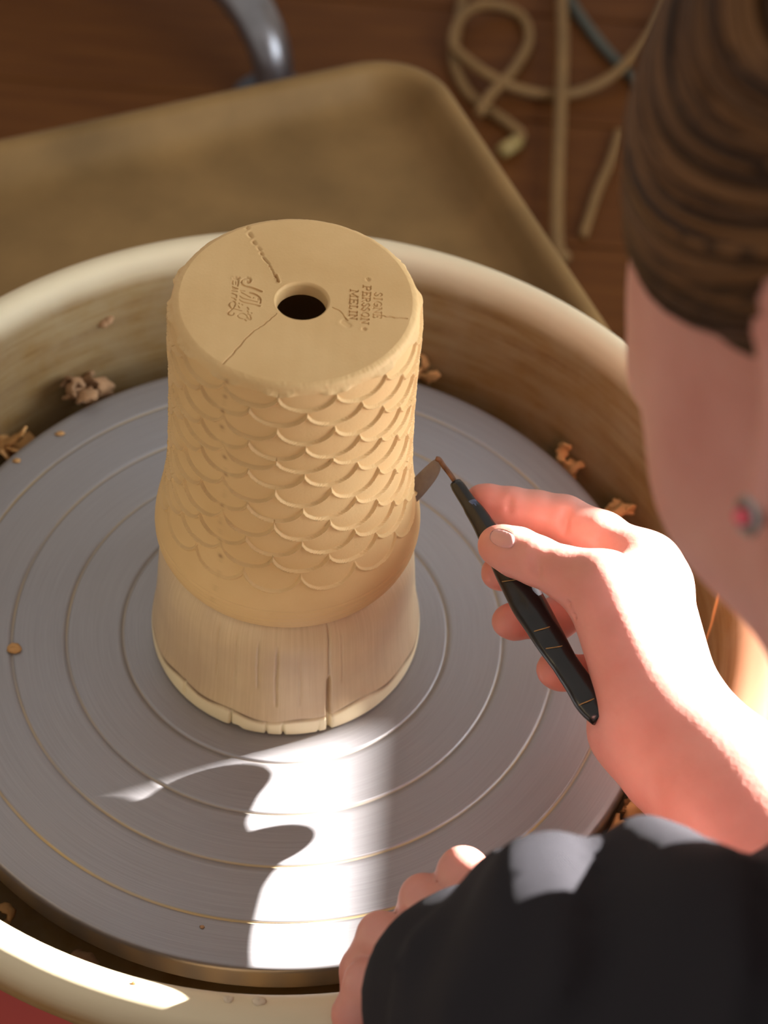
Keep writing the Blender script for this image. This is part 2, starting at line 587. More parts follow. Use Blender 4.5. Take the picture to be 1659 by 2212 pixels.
# ------------------------------------------------------------------ the room
FZ = -0.50
floor = empty('floor', (0, 0, FZ)); tag(floor, kind='structure')
pw, plen = 0.19, 2.4
plank_v, plank_f = box(0, 0, 0, plen - 0.003, pw - 0.004, 0.02, 0, 0.0015)
plank_me = bpy.data.meshes.new('plank'); plank_me.from_pydata(plank_v.tolist(), [], plank_f); plank_me.materials.append(M_floor)
for r_ in range(16):
    for c_ in range(2):
        o = bpy.data.objects.new('plank', plank_me)
        o.location = (-0.75 + c_ * plen - (r_ % 3) * 0.45, -0.95 + r_ * pw - 0.005, FZ - 0.01 + random.uniform(-0.0006, 0.0006))
        link(o, floor)
sub_v, sub_f = box(0.0, 0.45, FZ - 0.035, 5.6, 3.4, 0.03)
mesh_obj('subfloor', sub_v, sub_f, M_floor, floor, smooth=False)

# window wall on the right of the potter; the daylight comes through it
T = 0.14
def edge_y(u):   # y on the wall where sun rays with sideways offset u pass
    return (u + math.sin(SUN_AZ) * (WX + T)) / math.cos(SUN_AZ)
def edge_z(x0):  # height on the wall of the ray that reaches wheel level at x0
    return (WX - x0) / math.cos(SUN_AZ) * math.tan(SUN_EL)
Y1 = edge_y(-0.0628); Y0 = Y1 - 1.45
RZ1, RZ0 = edge_z(0.036), edge_z(0.128) + 0.012
WZ0, WZ1 = RZ0 - 0.42, RZ1 + 0.50
wall = empty('wall_right', (WX, 0, FZ)); tag(wall, kind='structure')
def wall_piece(y0, y1, z0, z1):
    v, f = box(WX + T / 2, (y0 + y1) / 2, (z0 + z1) / 2, T, y1 - y0, z1 - z0)
    mesh_obj('wall_panel', v, f, M_wall, wall, smooth=False)
wall_piece(Y1, 2.15, FZ, 2.0)
wall_piece(-1.25, Y0, FZ, 2.0)
wall_piece(Y0, Y1, FZ, WZ0)
wall_piece(Y0, Y1, WZ1, 2.0)
window = empty('window_1', (WX, (Y0 + Y1) / 2, WZ0)); tag(window, kind='structure')
fr = 0.03
for nm, (y0, y1, z0, z1) in (('frame_bar', (Y0, Y0 + fr, WZ0, WZ1)), ('frame_bar', (Y0, Y1, WZ1 - fr, WZ1)),
                             ('sill', (Y0, Y1, WZ0, WZ0 + fr)), ('transom', (Y0, Y1, RZ0, RZ1))):
    v, f = box(WX + 0.02, (y0 + y1) / 2, (z0 + z1) / 2, 0.04, y1 - y0 - 0.001, z1 - z0, 0, 0.003)
    mesh_obj(nm, v, f, M_frame, window, smooth=False)

# ------------------------------------------------------------------ pottery wheel: tray, red housing, shaft
wheel_root = empty('pottery_wheel', (0, 0, FZ))
tag(wheel_root, 'pottery wheel stand with a clay-dusted rectangular tray behind the round pan', 'pottery wheel')
TZ = -0.0595
e1 = np.array([math.cos(math.radians(26.8)), math.sin(math.radians(26.8))])     # far edge
e2 = np.array([math.cos(math.radians(-64.7)), math.sin(math.radians(-64.7))])   # right edge
cA, cB = PZ(880, 105, TZ)[:2], PZ(965, 175, TZ)[:2]
# meet of the two edges
s_ = np.linalg.solve(np.stack([e1, -e2], 1), cB - cA)
corner = cA + e1 * s_[0]
def rounded_rect(o, ax, ay, lx, ly, rad, n=10):
    """outline (2D) of a rounded rectangle: corner o, unit axes ax, ay"""
    pts, nor = [], []
    for (cx, cy, a0) in ((rad, rad, 180), (lx - rad, rad, 270), (lx - rad, ly - rad, 0), (rad, ly - rad, 90)):
        for k in range(n + 1):
            a = math.radians(a0 + 90 * k / n)
            nn = np.array([math.cos(a), math.sin(a)])
            pts.append(np.array([cx, cy]) + rad * nn); nor.append(nn)
    pts = np.array(pts); nor = np.array(nor)
    w = lambda q: q[:, :1] * ax + q[:, 1:] * ay
    return o + w(pts), w(nor)
LX, LY, RC = 0.75, 0.47, 0.05
out, nor = rounded_rect(corner, -e1, e2, LX, LY, RC)
prof = [(-0.006, -0.030), (-0.002, -0.02), (0.0, -0.006), (0.002, -0.001), (0.006, 0.0008), (0.011, 0.0), (0.014, -0.003),
        (0.018, -0.012), (0.023, -0.018), (0.032, -0.0205), (0.045, -0.021)]
rings = [np.hstack([out - nor * off, np.full((len(out), 1), TZ + dz)]) for off, dz in prof]
n_ = len(out)
V = np.vstack(rings); F = []
for i in range(len(prof) - 1):
    for j in range(n_):
        F.append((i * n_ + j, i * n_ + (j + 1) % n_, (i + 1) * n_ + (j + 1) % n_, (i + 1) * n_ + j))
F.append(tuple((len(prof) - 1) * n_ + j for j in range(n_)))
F.append(tuple(range(n_))[::-1])
mesh_obj('tray', V, F, M_tray, wheel_root)
hv, hf = box(0.0, 0.02, -0.285, 0.29, 0.29, 0.28, 0.0, 0.02)
mesh_obj('housing', hv, hf, M_red, wheel_root, smooth=False)
for sx in (-1, 1):
    for sy in (-1, 1):
        v, f = box(sx * 0.12, sy * 0.12 + 0.02, FZ + 0.0385, 0.04, 0.04, 0.077, 0, 0.003)
        mesh_obj('foot', v, f, M_steel, wheel_root, smooth=False)
v, f = lathe([(0.001, -0.15), (0.018, -0.15), (0.018, -0.0185), (0.001, -0.0185)], 32)
mesh_obj('shaft', v, f, M_steel, wheel_root)
tc = corner - e1 * LX / 2 + e2 * LY / 2
for a_ in (0.06, 0.69):
    q = corner - e1 * a_ + e2 * 0.06
    v, f = box(q[0], q[1], (FZ + TZ - 0.03) / 2, 0.04, 0.04, TZ - 0.03 - FZ, math.radians(26.8), 0.003)
    mesh_obj('leg', v, f, M_steel, wheel_root, smooth=False)

# ------------------------------------------------------------------ splash pan
pan_prof = [(0.030, -0.048), (0.10, -0.0485), (0.160, -0.048), (0.172, -0.046), (0.180, -0.040), (0.184, -0.030), (0.1865, -0.015),
            (0.1885, 0.0), (0.190, 0.015), (0.1915, 0.026), (0.1925, 0.033), (0.1935, 0.039), (0.1955, 0.0445), (0.1985, 0.0485),
            (0.2025, 0.0505), (0.2065, 0.0500), (0.2100, 0.0470), (0.2125, 0.0420), (0.2132, 0.036), (0.2122, 0.029), (0.2095, 0.0235),
            (0.2055, 0.0215), (0.2020, 0.0225), (0.1985, 0.018), (0.1955, 0.0), (0.190, -0.032), (0.184, -0.048), (0.172, -0.053),
            (0.10, -0.054), (0.030, -0.054)]
pp = smooth_path([(a, b, 0) for a, b in pan_prof], 110)[:, :2]
v, f = lathe(pp, 200, closed=True)
rr = np.hypot(v[:, 0], v[:, 1])
pale = np.clip((v[:, 2] - 0.037) / 0.012, 0, 1)
ix = np.repeat(np.arange(len(pp)), 200)
az = np.arctan2(v[:, 1], v[:, 0])
pan = mesh_obj('splash_pan', v, f, M_pan, None, attrs={'stain': pale * 0.8})
tag(pan, 'round cream plastic splash pan with thick rolled rim around the wheel head', 'splash pan')

# ------------------------------------------------------------------ wheel head
grooves = [0.048, 0.0721, 0.0967, 0.1204, 0.1452]
radii = [0.001]
for g in grooves:
    radii += list(np.linspace(radii[-1] + 0.002, g - 0.0014, 8)) + [g - 0.0007, g - 0.0004, g, g + 0.0004, g + 0.0007]
radii += list(np.linspace(radii[-1] + 0.001, 0.1635, 8))
prof = []
for r_ in radii:
    z = 0.0
    for g in grooves:
        if abs(r_ - g) < 0.00055: z = -0.0006
    prof.append((r_, z))
prof += [(0.1644, -0.0004), (0.1650, -0.0012), (0.1652, -0.003), (0.1652, -0.014), (0.1645, -0.0165), (0.162, -0.0175), (0.03, -0.0178), (0.03, -0.0183), (0.001, -0.0183)]
v, f = lathe(prof, 360)
rr = np.hypot(v[:, 0], v[:, 1]); az = np.arctan2(v[:, 1], v[:, 0])
st = np.zeros(len(v))
for k, (g, amt) in enumerate(zip(grooves, (0.0, 0.25, 0.45, 0.7, 0.95))):
    m_ = (np.abs(rr - g) < 0.00060) & (v[:, 2] > -0.005)
    patch = 0.55 + 0.45 * np.sin(az * (2 + k) + k * 2.1) * np.sin(az * 7 + k)
    st[m_] = np.clip(amt * patch[m_] + 0.1, 0, 1)
side = (v[:, 2] < -0.002) & (rr > 0.16)
st[side] = 0.35 + 0.25 * np.sin(az[side] * 40) * np.sin(az[side] * 23)
head = mesh_obj('wheel_head', v, f, M_wheel, None, attrs={'stain': st})
tag(head, 'brushed grey metal wheel head with concentric grooves under the wooden chuck', 'wheel head')

# ------------------------------------------------------------------ wooden chuck
ch_prof = smooth_path([(0.0570, 0.0, 0), (0.0586, 0.0012, 0), (0.0592, 0.004, 0), (0.0590, 0.009, 0), (0.0583, 0.0135, 0), (0.0572, 0.019, 0), (0.0562, 0.027, 0), (0.0553, 0.036, 0),
                       (0.0545, 0.046, 0), (0.0533, 0.056, 0), (0.0505, 0.0635, 0), (0.0472, 0.0670, 0), (0.0455, 0.072, 0), (0.0440, 0.082, 0), (0.0390, 0.096, 0),
                       (0.0300, 0.1015, 0), (0.001, 0.102, 0)], 150)[:, :2]
NA = 720
t_ = np.linspace(0, 2 * np.pi, NA, endpoint=False)
A, Zc = np.meshgrid(t_, ch_prof[:, 1]); R_ = np.repeat(ch_prof[:, 0][:, None], NA, 1).copy()
stn = np.zeros_like(R_); pal = np.zeros_like(R_)
deg = np.degrees(A); deg = np.where(deg > 180, deg - 360, deg)
def crack(az0, z0, z1, w, depth, dark, wig=0.6):
    c = az0 + 0.35 * wig * np.sin(Zc * 170 + az0) + 0.12 * wig * np.sin(Zc * 900 + az0 * 3)
    d = np.abs(deg - c) / w
    ends = np.clip((Zc - z0) / 0.002 + 0.5, 0, 1) * np.clip((z1 - Zc) / 0.006 + 0.3, 0, 1)
    k = np.exp(-d ** 2) * ends
    R_[...] -= 1.7 * depth * k
for a in ((-66.5, 0.0005, 0.034, 0.75, 0.0022, 1.0), (-66.0, 0.03, 0.066, 0.4, 0.0008, 0.6), (-108, 0.0, 0.012, 0.5, 0.0014, 0.95),
          (-86, 0.0, 0.009, 0.5, 0.0012, 0.9), (-93, 0.0, 0.009, 0.4, 0.001, 0.75), (-89, 0.02, 0.056, 0.42, 0.0006, 0.6),
          (-97, 0.03, 0.058, 0.35, 0.0005, 0.55), (-107, 0.026, 0.06, 0.35, 0.0004, 0.4), (-116, 0.03, 0.062, 0.3, 0.0004, 0.35),
          (-79, 0.02, 0.056, 0.3, 0.0003, 0.3), (-132, 0.004, 0.014, 0.5, 0.0008, 0.6), (-60, 0.03, 0.06, 0.3, 0.0003, 0.3), (-71, 0.0, 0.008, 0.3, 0.0006, 0.5)):
    crack(*a)
lim = 0.0115 + 0.0012 * np.sin(A * 5) + 0.0008 * np.sin(A * 13 + 1)
line = np.exp(-((Zc - lim) / 0.0009) ** 2) * (0.45 + 0.35 * np.sin(A * 3.0 + 2.2) + 0.25 * np.sin(A * 17))
stn = np.maximum(stn, np.clip(line * 1.3, 0, 0.85))
pal = np.clip((lim - Zc) / 0.002, 0, 1) * (1 - stn) * 0.85
R_ -= 0.0007 * np.exp(-((Zc - lim) / 0.0007) ** 2)
chip = np.exp(-((deg + 106) / 2.2) ** 2) * np.clip((0.004 - Zc) / 0.003, 0, 1)
R_ -= 0.0018 * chip
V = np.stack([R_ * np.cos(A), R_ * np.sin(A), Zc + 0.0001], -1).reshape(-1, 3)
n0 = len(ch_prof)
ii, jj = np.meshgrid(np.arange(n0 - 1), np.arange(NA), indexing='ij')
F = np.stack([ii * NA + jj, ii * NA + (jj + 1) % NA, (ii + 1) * NA + (jj + 1) % NA, (ii + 1) * NA + jj], -1).reshape(-1, 4)
chuck = mesh_obj('wooden_chuck', V, F, M_chuck, None, attrs={'stain': stn.ravel(), 'pale': pal.ravel()})
tag(chuck, 'cracked turned wooden chuck standing on the wheel head under the upturned pot', 'chuck')

# ------------------------------------------------------------------ flower pot, upside down, with fish-scale relief
LEAN = 0.0019 / 0.128
def pot_xy(z): return LEAN * (z - 0.07)
PZT = 0.1985
po_r = [0.0500, 0.0512, 0.0528, 0.0540, 0.05445, 0.0545, 0.0539, 0.0528, 0.0511, 0.0492, 0.0478, 0.0471, 0.0464, 0.0459, 0.0456, 0.0455, 0.0455, 0.0453, 0.0449]
po_z = [0.0677, 0.0682, 0.0700, 0.0725, 0.0755, 0.0790, 0.0838, 0.0880, 0.0930, 0.1000, 0.1090, 0.1190, 0.1320, 0.1450, 0.1580, 0.1720, 0.1820, 0.1900, 0.1950]
zs = np.concatenate([np.linspace(0.0677, 0.0725, 14, endpoint=False), np.linspace(0.0725, 0.1950, 360)])
rs = np.interp(zs, po_z, po_r)
ker = np.ones(9) / 9
for _ in range(3):
    pad = np.pad(rs, 4, mode='edge'); rs = np.convolve(pad, ker, 'valid')
rs = np.where(zs < 0.071, np.interp(zs, po_z, po_r), rs)
az_d = np.concatenate([np.arange(-195, 25, 0.34), np.arange(25, 165, 1.25)])
az_r = np.radians(az_d)
na, nz = len(az_d), len(zs)
AZ, ZZ = np.meshgrid(az_d, zs)
# rows of scales: heights of the cusps
zr = [0.2030, 0.1953, 0.1878, 0.1800, 0.1714, 0.1630, 0.1560, 0.1472, 0.1378, 0.1295, 0.1193, 0.1100, 0.1020, 0.0925]
STEP = 360.0 / 28
rm = np.interp(ZZ, zs, rs)
cell = np.zeros(AZ.shape, int)           # number of rows whose arcs lie above
tdist = np.full(AZ.shape, 1e3)
amin = np.full(AZ.shape, 1e3)
colid = np.zeros(AZ.shape, int)
for k in range(len(zr) - 1):
    # cusps of row k: even rows (0.1953 = index 1) at az0 = -66.6 + n*2*STEP
    off = -66.6 + (STEP if k % 2 == 0 else 0.0)
    ph = (AZ - off) / (2 * STEP)
    j = np.floor(ph); t = ph - j - 0.5           # -0.5..0.5 across one scale
    jit = 0.00035 * np.sin(j * 12.9 + k * 7.7)
    a_ = STEP * np.pi / 180 * 0.0465; b_ = zr[k] - zr[k + 1]
    x = t * 2 * a_; y = np.minimum(ZZ - zr[k] - jit, 0)
    xx = np.abs(x) / a_; yy = np.abs(y) / b_
    pw_ = 2.15
    rho = (xx ** pw_ + yy ** pw_) ** (1 / pw_)
    gx = xx / a_; gy = yy / b_
    gr = np.sqrt((gx / np.maximum(rho, 1e-4)) ** 2 + (gy / np.maximum(rho, 1e-4)) ** 2)
    sd = (rho - 1) / np.maximum(gr, 1 / a_)      # + outside (below), - inside
    outside = (sd > 0) & (ZZ < zr[k])
    amin = np.where(ZZ < zr[k] + 0.0003, np.minimum(amin, np.abs(sd)), amin)
    inside_or_above = ~outside
    # points outside all of row k: they belong to row k+1 or lower
    cell = np.where(outside, k + 1, cell)
    off2 = -66.6 + (STEP if (k + 1) % 2 == 0 else 0.0)
    colid = np.where(outside, np.floor((AZ - off2) / (2 * STEP)).astype(int) % 14, colid)
    tdist = np.where(outside, sd, tdist)
    if k == 0:
        colid = np.where(inside_or_above, j.astype(int) % 14, colid)
lastrow = len(zr) - 2
hgt = np.zeros_like(rm)
td = np.clip(tdist, 0, 0.02)
lip = 0.00118 * np.exp(-(np.maximum(td - 0.00035, 0) / 0.00065) ** 2) * np.clip(td / 0.0003, 0, 1)
slope = 0.00042 * np.exp(-td / 0.0045) * np.clip(td / 0.00045, 0, 1)
hgt = np.where(cell > 0, lip + slope, 0.0002)
fade_lo = np.clip((ZZ - 0.0865) / 0.006, 0, 1)
band = cell > lastrow
hgt = np.where(band, lip * 0.9 * np.clip((ZZ - 0.084) / 0.004, 0, 1), hgt - 0.00012)
# pattern fades to the upper right end of the last rows
seamd = np.abs(AZ + 117.8 + 1.2 * np.sin(ZZ * 120))
seam = np.exp(-(seamd / 3.2) ** 2)
hgt = hgt * (1 - 0.75 * seam)
stain = 0.10 * np.exp(-(seamd / 1.4) ** 2) * (np.sin(ZZ * 900) > 0.2)
for z_ in zr[1:]:
    stain = np.maximum(stain, 0.65 * np.exp(-(seamd / 1.3) ** 2 - ((ZZ - z_ + 0.001) / 0.0011) ** 2) * (0.5 + 0.5 * np.sin(z_ * 5000)))
inner = np.where(tdist > 900, 0, 0)
PT = np.stack([AZ * 0.02, ZZ * 20, AZ * 0 + 1], -1)
hgt = hgt + 0.00007 * wav(np.stack([AZ * 0.05, ZZ * 60, AZ * 0], -1), 3.0, 8, 3)
# throwing lines on the lip band
hgt = hgt + np.where(band, 0.00008 * np.sin(ZZ * 2600) * np.exp(-((ZZ - 0.077) / 0.005) ** 2), 0)
hgt -= 0.0002 * np.exp(-((ZZ - 0.0815) / 0.0003) ** 2) * band
RR = rm + hgt * np.clip((0.1965 - ZZ) / 0.0015, 0.2, 1) * (ZZ > 0.072)
AR = np.radians(AZ)
SV = np.stack([RR * np.cos(AR) + pot_xy(ZZ), RR * np.sin(AR), ZZ], -1)

# top disc (the pot's base) as polar rings, continuing the side grid columns
top_r = np.concatenate([0.0443 + 0.0006 * np.array([0.7]), np.linspace(0.0440, 0.0098, 190)])
top_r = np.concatenate([[0.0447, 0.0444, 0.0439, 0.0433, 0.0426], np.linspace(0.0420, 0.0101, 200), [0.0098, 0.0094, 0.00925, 0.0092, 0.0091, 0.009]])
top_z = np.concatenate([[0.1962, 0.1970, 0.1977, 0.1981, 0.1984], np.full(200, PZT), [0.1983, 0.1978, 0.1972, 0.196, 0.1945, 0.193]])
HX, HY = 0.0022, -0.0012     # the drain hole sits a little off centre
TR = np.repeat(top_r[:, None], na, 1); TZz = np.repeat(top_z[:, None], na, 1)
TA = np.repeat(az_r[None], len(top_r), 0)
wgt = np.clip((0.042 - TR) / 0.032, 0, 1)
TX = TR * np.cos(TA) + pot_xy(TZz) + HX * wgt
TY = TR * np.sin(TA) + HY * wgt
DEP = np.zeros_like(TX); TST = np.zeros_like(TX)
flat = (TR < 0.0425) & (TR > 0.0102)
def press(pts, width, depth, dark, soft=1.0):
    """pressed stroke along photo-pixel polyline"""
    q = np.array([PZ(a, b, PZT)[:2] for a, b in pts])
    w = width / 2
    lo = q.min(0) - 3 * w; hi = q.max(0) + 3 * w
    sel = flat & (TX > lo[0]) & (TX < hi[0]) & (TY > lo[1]) & (TY < hi[1])
    if not sel.any(): return
    xy = np.stack([TX[sel], TY[sel]], -1)
    dmin = np.full(len(xy), 1.0)
    if len(q) == 1: q = np.vstack([q, q + 1e-6])
    for a, b in zip(q[:-1], q[1:]):
        ba = b - a; t = np.clip(((xy - a) @ ba) / max(ba @ ba, 1e-14), 0, 1)
        dmin = np.minimum(dmin, np.linalg.norm(xy - a - t[:, None] * ba, axis=1))
    g = 1 / (1 + np.exp((dmin - w) / (0.00007 * soft)))
    rim = np.exp(-((dmin - w * 1.9) / (w * 0.7)) ** 2) * 0.18
    cur = DEP[sel]
    DEP[sel] = np.minimum(cur, -depth * g) + rim * depth * (cur > -1e-5)
# left stamp: traced strokes (crop pixels of the stamp)
S1 = lambda L: [(485 + 0.05425 * a, 590 + 0.05425 * b) for a, b in L]
MM = 0.05425 * 0.000158     # metres per stamp pixel
left = [([(345, 190), (585, 195)], 75, 1), ([(470, 215), (555, 300), (545, 400), (520, 510)], 40, .9), ([(330, 320), (308, 400), (330, 455)], 34, .7),
        ([(430, 330), (440, 460)], 30, .6), ([(300, 545), (520, 625)], 42, .9), ([(300, 625), (420, 650)], 26, .5), ([(280, 700), (500, 735)], 34, .8), ([(290, 800), (470, 870)], 36, .9),
        ([(470, 870), (460, 970)], 34, .8), ([(250, 960), (400, 1010)], 26, .5), ([(380, 1005), (450, 1070)], 34, .7),
        ([(330, 1110), (400, 1130), (430, 1220), (400, 1320), (330, 1390), (250, 1470), (170, 1530), (135, 1600), (180, 1660), (280, 1680), (350, 1640), (365, 1590)], 36, .9),
        ([(280, 1400), (210, 1330), (180, 1240), (220, 1150), (330, 1110)], 36, .9), ([(330, 1400), (500, 1445), (680, 1495)], 26, .6),
        ([(890, 330), (950, 375), (1020, 350), (1050, 280), (1000, 200), (900, 180)], 60, 1), ([(900, 180), (800, 215), (700, 270), (660, 360), (700, 440), (800, 500), (950, 540)], 44, .9),
        ([(950, 540), (1100, 580), (1300, 660), (1480, 730)], 62, 1), ([(610, 690), (800, 710)], 28, .6),
        ([(1010, 780), (1150, 810), (1300, 880), (1400, 960), (1440, 1050), (1420, 1190)], 46, 1), ([(650, 755), (850, 860), (1030, 965)], 30, .7),
        ([(1145, 975)], 55, .8), ([(1330, 990), (1320, 1060)], 30, .6), ([(600, 905), (700, 980), (800, 1015), (920, 1045), (1100, 1090), (1300, 1140)], 30, .6),
        ([(590, 1050), (660, 1110), (760, 1150), (900, 1185), (1200, 1245), (1400, 1305)], 30, .6), ([(1340, 1292), (1410, 1305)], 55, .8),
        ([(570, 1190), (580, 1225)], 34, .6), ([(680, 1235), (710, 1265)], 30, .6), ([(545, 1300), (550, 1340), (590, 1370)], 34, .6),
        ([(900, 1350), (940, 1400), (950, 1450)], 34, .7), ([(910, 1500), (940, 1580)], 30, .6), ([(1065, 1585)], 55, .8), ([(1020, 1845)], 50, .7),
        ([(720, 1810), (620, 1790), (540, 1740), (500, 1680), (600, 1600), (720, 1590), (820, 1640), (880, 1700), (880, 1780)], 30, .6),
        ([(1000, 1710), (1045, 1760), (1040, 1830)], 40, .7), ([(790, 1830), (860, 1890)], 32, .6), ([(900, 1740), (980, 1860)], 26, .5), ([(910, 1620), (1040, 1680)], 26, .5)]
for pts, w_, k_ in left:
    press(S1(pts), w_ * MM, 0.00105 * k_, 0.0)
# right stamp: three lines of serif capitals read downwards
GL = {'S': [[(0.85, .78), (.6, 1), (.25, .95), (.12, .75), (.3, .56), (.7, .44), (.88, .25), (.7, .03), (.35, 0), (.1, .22)]],
      'I': [[(.5, 0), (.5, 1)], [(.25, 0), (.75, 0)], [(.25, 1), (.75, 1)]],
      'G': [[(.9, .75), (.65, .98), (.35, .95), (.1, .6), (.12, .35), (.35, .04), (.7, .03), (.88, .2), (.88, .42)], [(.6, .42), (1, .42)]],
      'N': [[(.15, 0), (.15, 1), (.85, 0), (.85, 1)], [(0, 0), (.3, 0)], [(0, 1), (.2, 1)], [(.7, 1), (1, 1)]],
      'E': [[(.2, 0), (.2, 1)], [(.05, 1), (.85, 1), (.85, .82)], [(.05, 0), (.88, 0), (.9, .2)], [(.2, .52), (.65, .52), (.65, .42)]],
      'P': [[(.2, 0), (.2, 1)], [(.0, 0), (.45, 0)], [(0.0, 1), (.65, 1), (.9, .8), (.85, .58), (.6, .48), (.2, .48)]],
      'R': [[(.2, 0), (.2, 1)], [(.0, 0), (.42, 0)], [(0.0, 1), (.62, 1), (.85, .8), (.8, .6), (.55, .5), (.2, .5)], [(.5, .5), (.85, 0), (1, 0)]],
      'O': [[(.5, 1), (.2, .88), (.06, .5), (.2, .12), (.5, 0), (.8, .12), (.94, .5), (.8, .88), (.5, 1)]],
      'M': [[(.1, 0), (.15, 1), (.5, .15), (.85, 1), (.9, 0)], [(0, 0), (.25, 0)], [(.75, 0), (1, 0)], [(.02, 1), (.16, 1)], [(.84, 1), (.98, 1)]],
      'L': [[(.2, 0), (.2, 1)], [(.03, 1), (.45, 1)], [(.03, 0), (.85, 0), (.88, .25)]]}
S2 = lambda a, b: (740 + 0.06028 * a, 590 + 0.06028 * b)
M2 = 0.06028 * 0.000158
def word(letters, base0, base1, cap, k_):
    y_first, y_last = letters[0][1], letters[-1][2]
    for ch, ya, yb in letters:
        for stroke in GL[ch]:
            pts = []
            for (gx_, gy_) in stroke:
                yy_ = ya + (yb - ya) * gx_
                b_ = base0 + (base1 - base0) * (yy_ - y_first) / (y_last - y_first)
                pts.append(S2(b_ + cap * gy_, yy_ + 0.10 * cap * gy_))
            press(pts, 34 * M2, 0.00105 * k_, 0.0)
word([('M', 590, 860), ('E', 900, 1120), ('L', 1150, 1290), ('I', 1320, 1440), ('N', 1470, 1640)], 275, 225, 280, 1.0)
word([('P', 440, 620), ('E', 650, 830), ('R', 860, 1020), ('S', 1060, 1200), ('S', 1220, 1360), ('O', 1390, 1570), ('N', 1610, 1810)], 735, 650, 275, 0.85)
word([('S', 680, 830), ('I', 860, 960), ('G', 990, 1190), ('N', 1220, 1430), ('E', 1460, 1610)], 1130, 1090, 285, 0.6)
for cx_, cy_ in ((910, 235), (775, 2005)):
    press([S2(cx_, cy_)], 150 * M2, 0.0003, 0.35, 2.0)
    for a in range(4):
        an = a * math.pi / 4
        press([S2(cx_ - 75 * math.cos(an), cy_ - 55 * math.sin(an)), S2(cx_ + 75 * math.cos(an), cy_ + 55 * math.sin(an))], 28 * M2, 0.00055, 0.6)
# cracks and a smear in the clay
wob = lambda pts, s: [(a + random.uniform(-s, s), b + random.uniform(-s, s)) for a, b in pts]
dens = lambda pts, n: [tuple(q[:2]) for q in smooth_path([(a, b, 0) for a, b in pts], n)]
press(wob(dens([(528, 481), (548, 522), (570, 555), (590, 588), (600, 608)], 24), 1.3), 0.00034, 0.0011, 0.0)
press([(596, 594), (602, 609)], 0.0006, 0.0016, 0.0)
press(wob(dens([(598, 678), (570, 700), (545, 718), (512, 752), (490, 778), (478, 792)], 28), 1.2), 0.00030, 0.0010, 0.0)
press(wob(dens([(745, 686), (752, 693)], 6), .8), 0.00030, 0.0010, 0.0)
press(wob(dens([(822, 682), (850, 686), (880, 688)], 10), .8), 0.00030, 0.0010, 0.0)
press(wob(dens([(718, 664), (735, 672), (748, 690)], 8), .8), 0.00024, 0.0006, 0.0)
press([(742, 696), (752, 703)], 0.0022, 0.00025, 0.0, 2.0)
DEP += flat * 0.00005 * wav(np.stack([TX, TY, TX * 0], -1), 900, 10, 5)
DEP += flat * 0.00012 * wav(np.stack([TX, TY, TX * 0], -1), 160, 6, 8)
edge = (TR > 0.0425)
TZz = TZz + DEP
TX = TX + edge * 0.0001 * wav(np.stack([TX, TY, TZz], -1), 2500, 8, 9)
TZz = TZz - edge * 0.00018 * np.abs(wav(np.stack([TX, TY, TZz], -1), 1500, 8, 10))
TV = np.stack([TX, TY, TZz], -1)
# inside of the rim, below
in_r = [0.0488, 0.0480, 0.0485, 0.047, 0.044, 0.040, 0.039]; in_z = [0.0676, 0.0682, 0.071, 0.085, 0.12, 0.17, 0.193]
IV = np.stack([np.array(in_r)[:, None] * np.cos(az_r) + pot_xy(np.array(in_z))[:, None], np.array(in_r)[:, None] * np.sin(az_r),
               np.repeat(np.array(in_z)[:, None], na, 1)], -1)
IV = IV[::-1]
GRID = np.concatenate([IV, SV, TV], 0)            # one continuous grid: inside -> side -> top -> hole
STN = np.concatenate([np.zeros(IV.shape[:2]), stain, TST], 0)
m_ = GRID.shape[0]
du = np.roll(GRID, -1, 1) - np.roll(GRID, 1, 1)
dv = np.zeros_like(GRID); dv[1:-1] = GRID[2:] - GRID[:-2]; dv[0] = GRID[1] - GRID[0]; dv[-1] = GRID[-1] - GRID[-2]
NRM = np.cross(du, dv); NRM /= np.linalg.norm(NRM, axis=-1)[..., None] + 1e-20
FV = GRID.reshape(-1, 3); FN = NRM.reshape(-1, 3); FS = STN.ravel()
ii, jj = np.meshgrid(np.arange(m_ - 1), np.arange(na), indexing='ij')
QF = np.stack([ii * na + jj, ii * na + (jj + 1) % na, (ii + 1) * na + (jj + 1) % na, (ii + 1) * na + jj], -1)
# group ids: -1 body, otherwise scale number
gid = np.full((m_ - 1, na), -1)
s0 = len(IV)
cid = cell * 14 + colid
cc = cid[:-1]; bandq = band[:-1] | (ZZ[:-1] > 0.1945)
gid[s0:s0 + nz - 1] = np.where(bandq, -1, cc)
pot_root = empty('flower_pot', (pot_xy(0.07), 0, 0.0677))
tag(pot_root, 'upturned tan clay flower pot with fish-scale relief and a drain hole', 'flower pot')
flatF = QF.reshape(-1, 4); flatG = gid.ravel()
order = np.argsort(flatG, kind='stable'); sg = flatG[order]
cuts = np.flatnonzero(np.diff(sg)) + 1
for grp in np.split(order, cuts):
    fs = flatF[grp]; g = flatG[grp[0]]
    if g >= 0 and len(grp) < 40:
        continue
    uq, inv = np.unique(fs, return_inverse=True)
    fs2 = inv.reshape(fs.shape)
    mesh_obj('body' if g < 0 else 'scale', FV[uq], fs2, M_clay, pot_root, normals=FN[uq], attrs={'stain': FS[uq]})
small = [grp for grp in np.split(order, cuts) if flatG[grp[0]] >= 0 and len(grp) < 40]
if small:
    fs = flatF[np.concatenate(small)]
    uq, inv = np.unique(fs, return_inverse=True)
    mesh_obj('top_edge', FV[uq], inv.reshape(fs.shape), M_clay, pot_root, normals=FN[uq], attrs={'stain': FS[uq]})

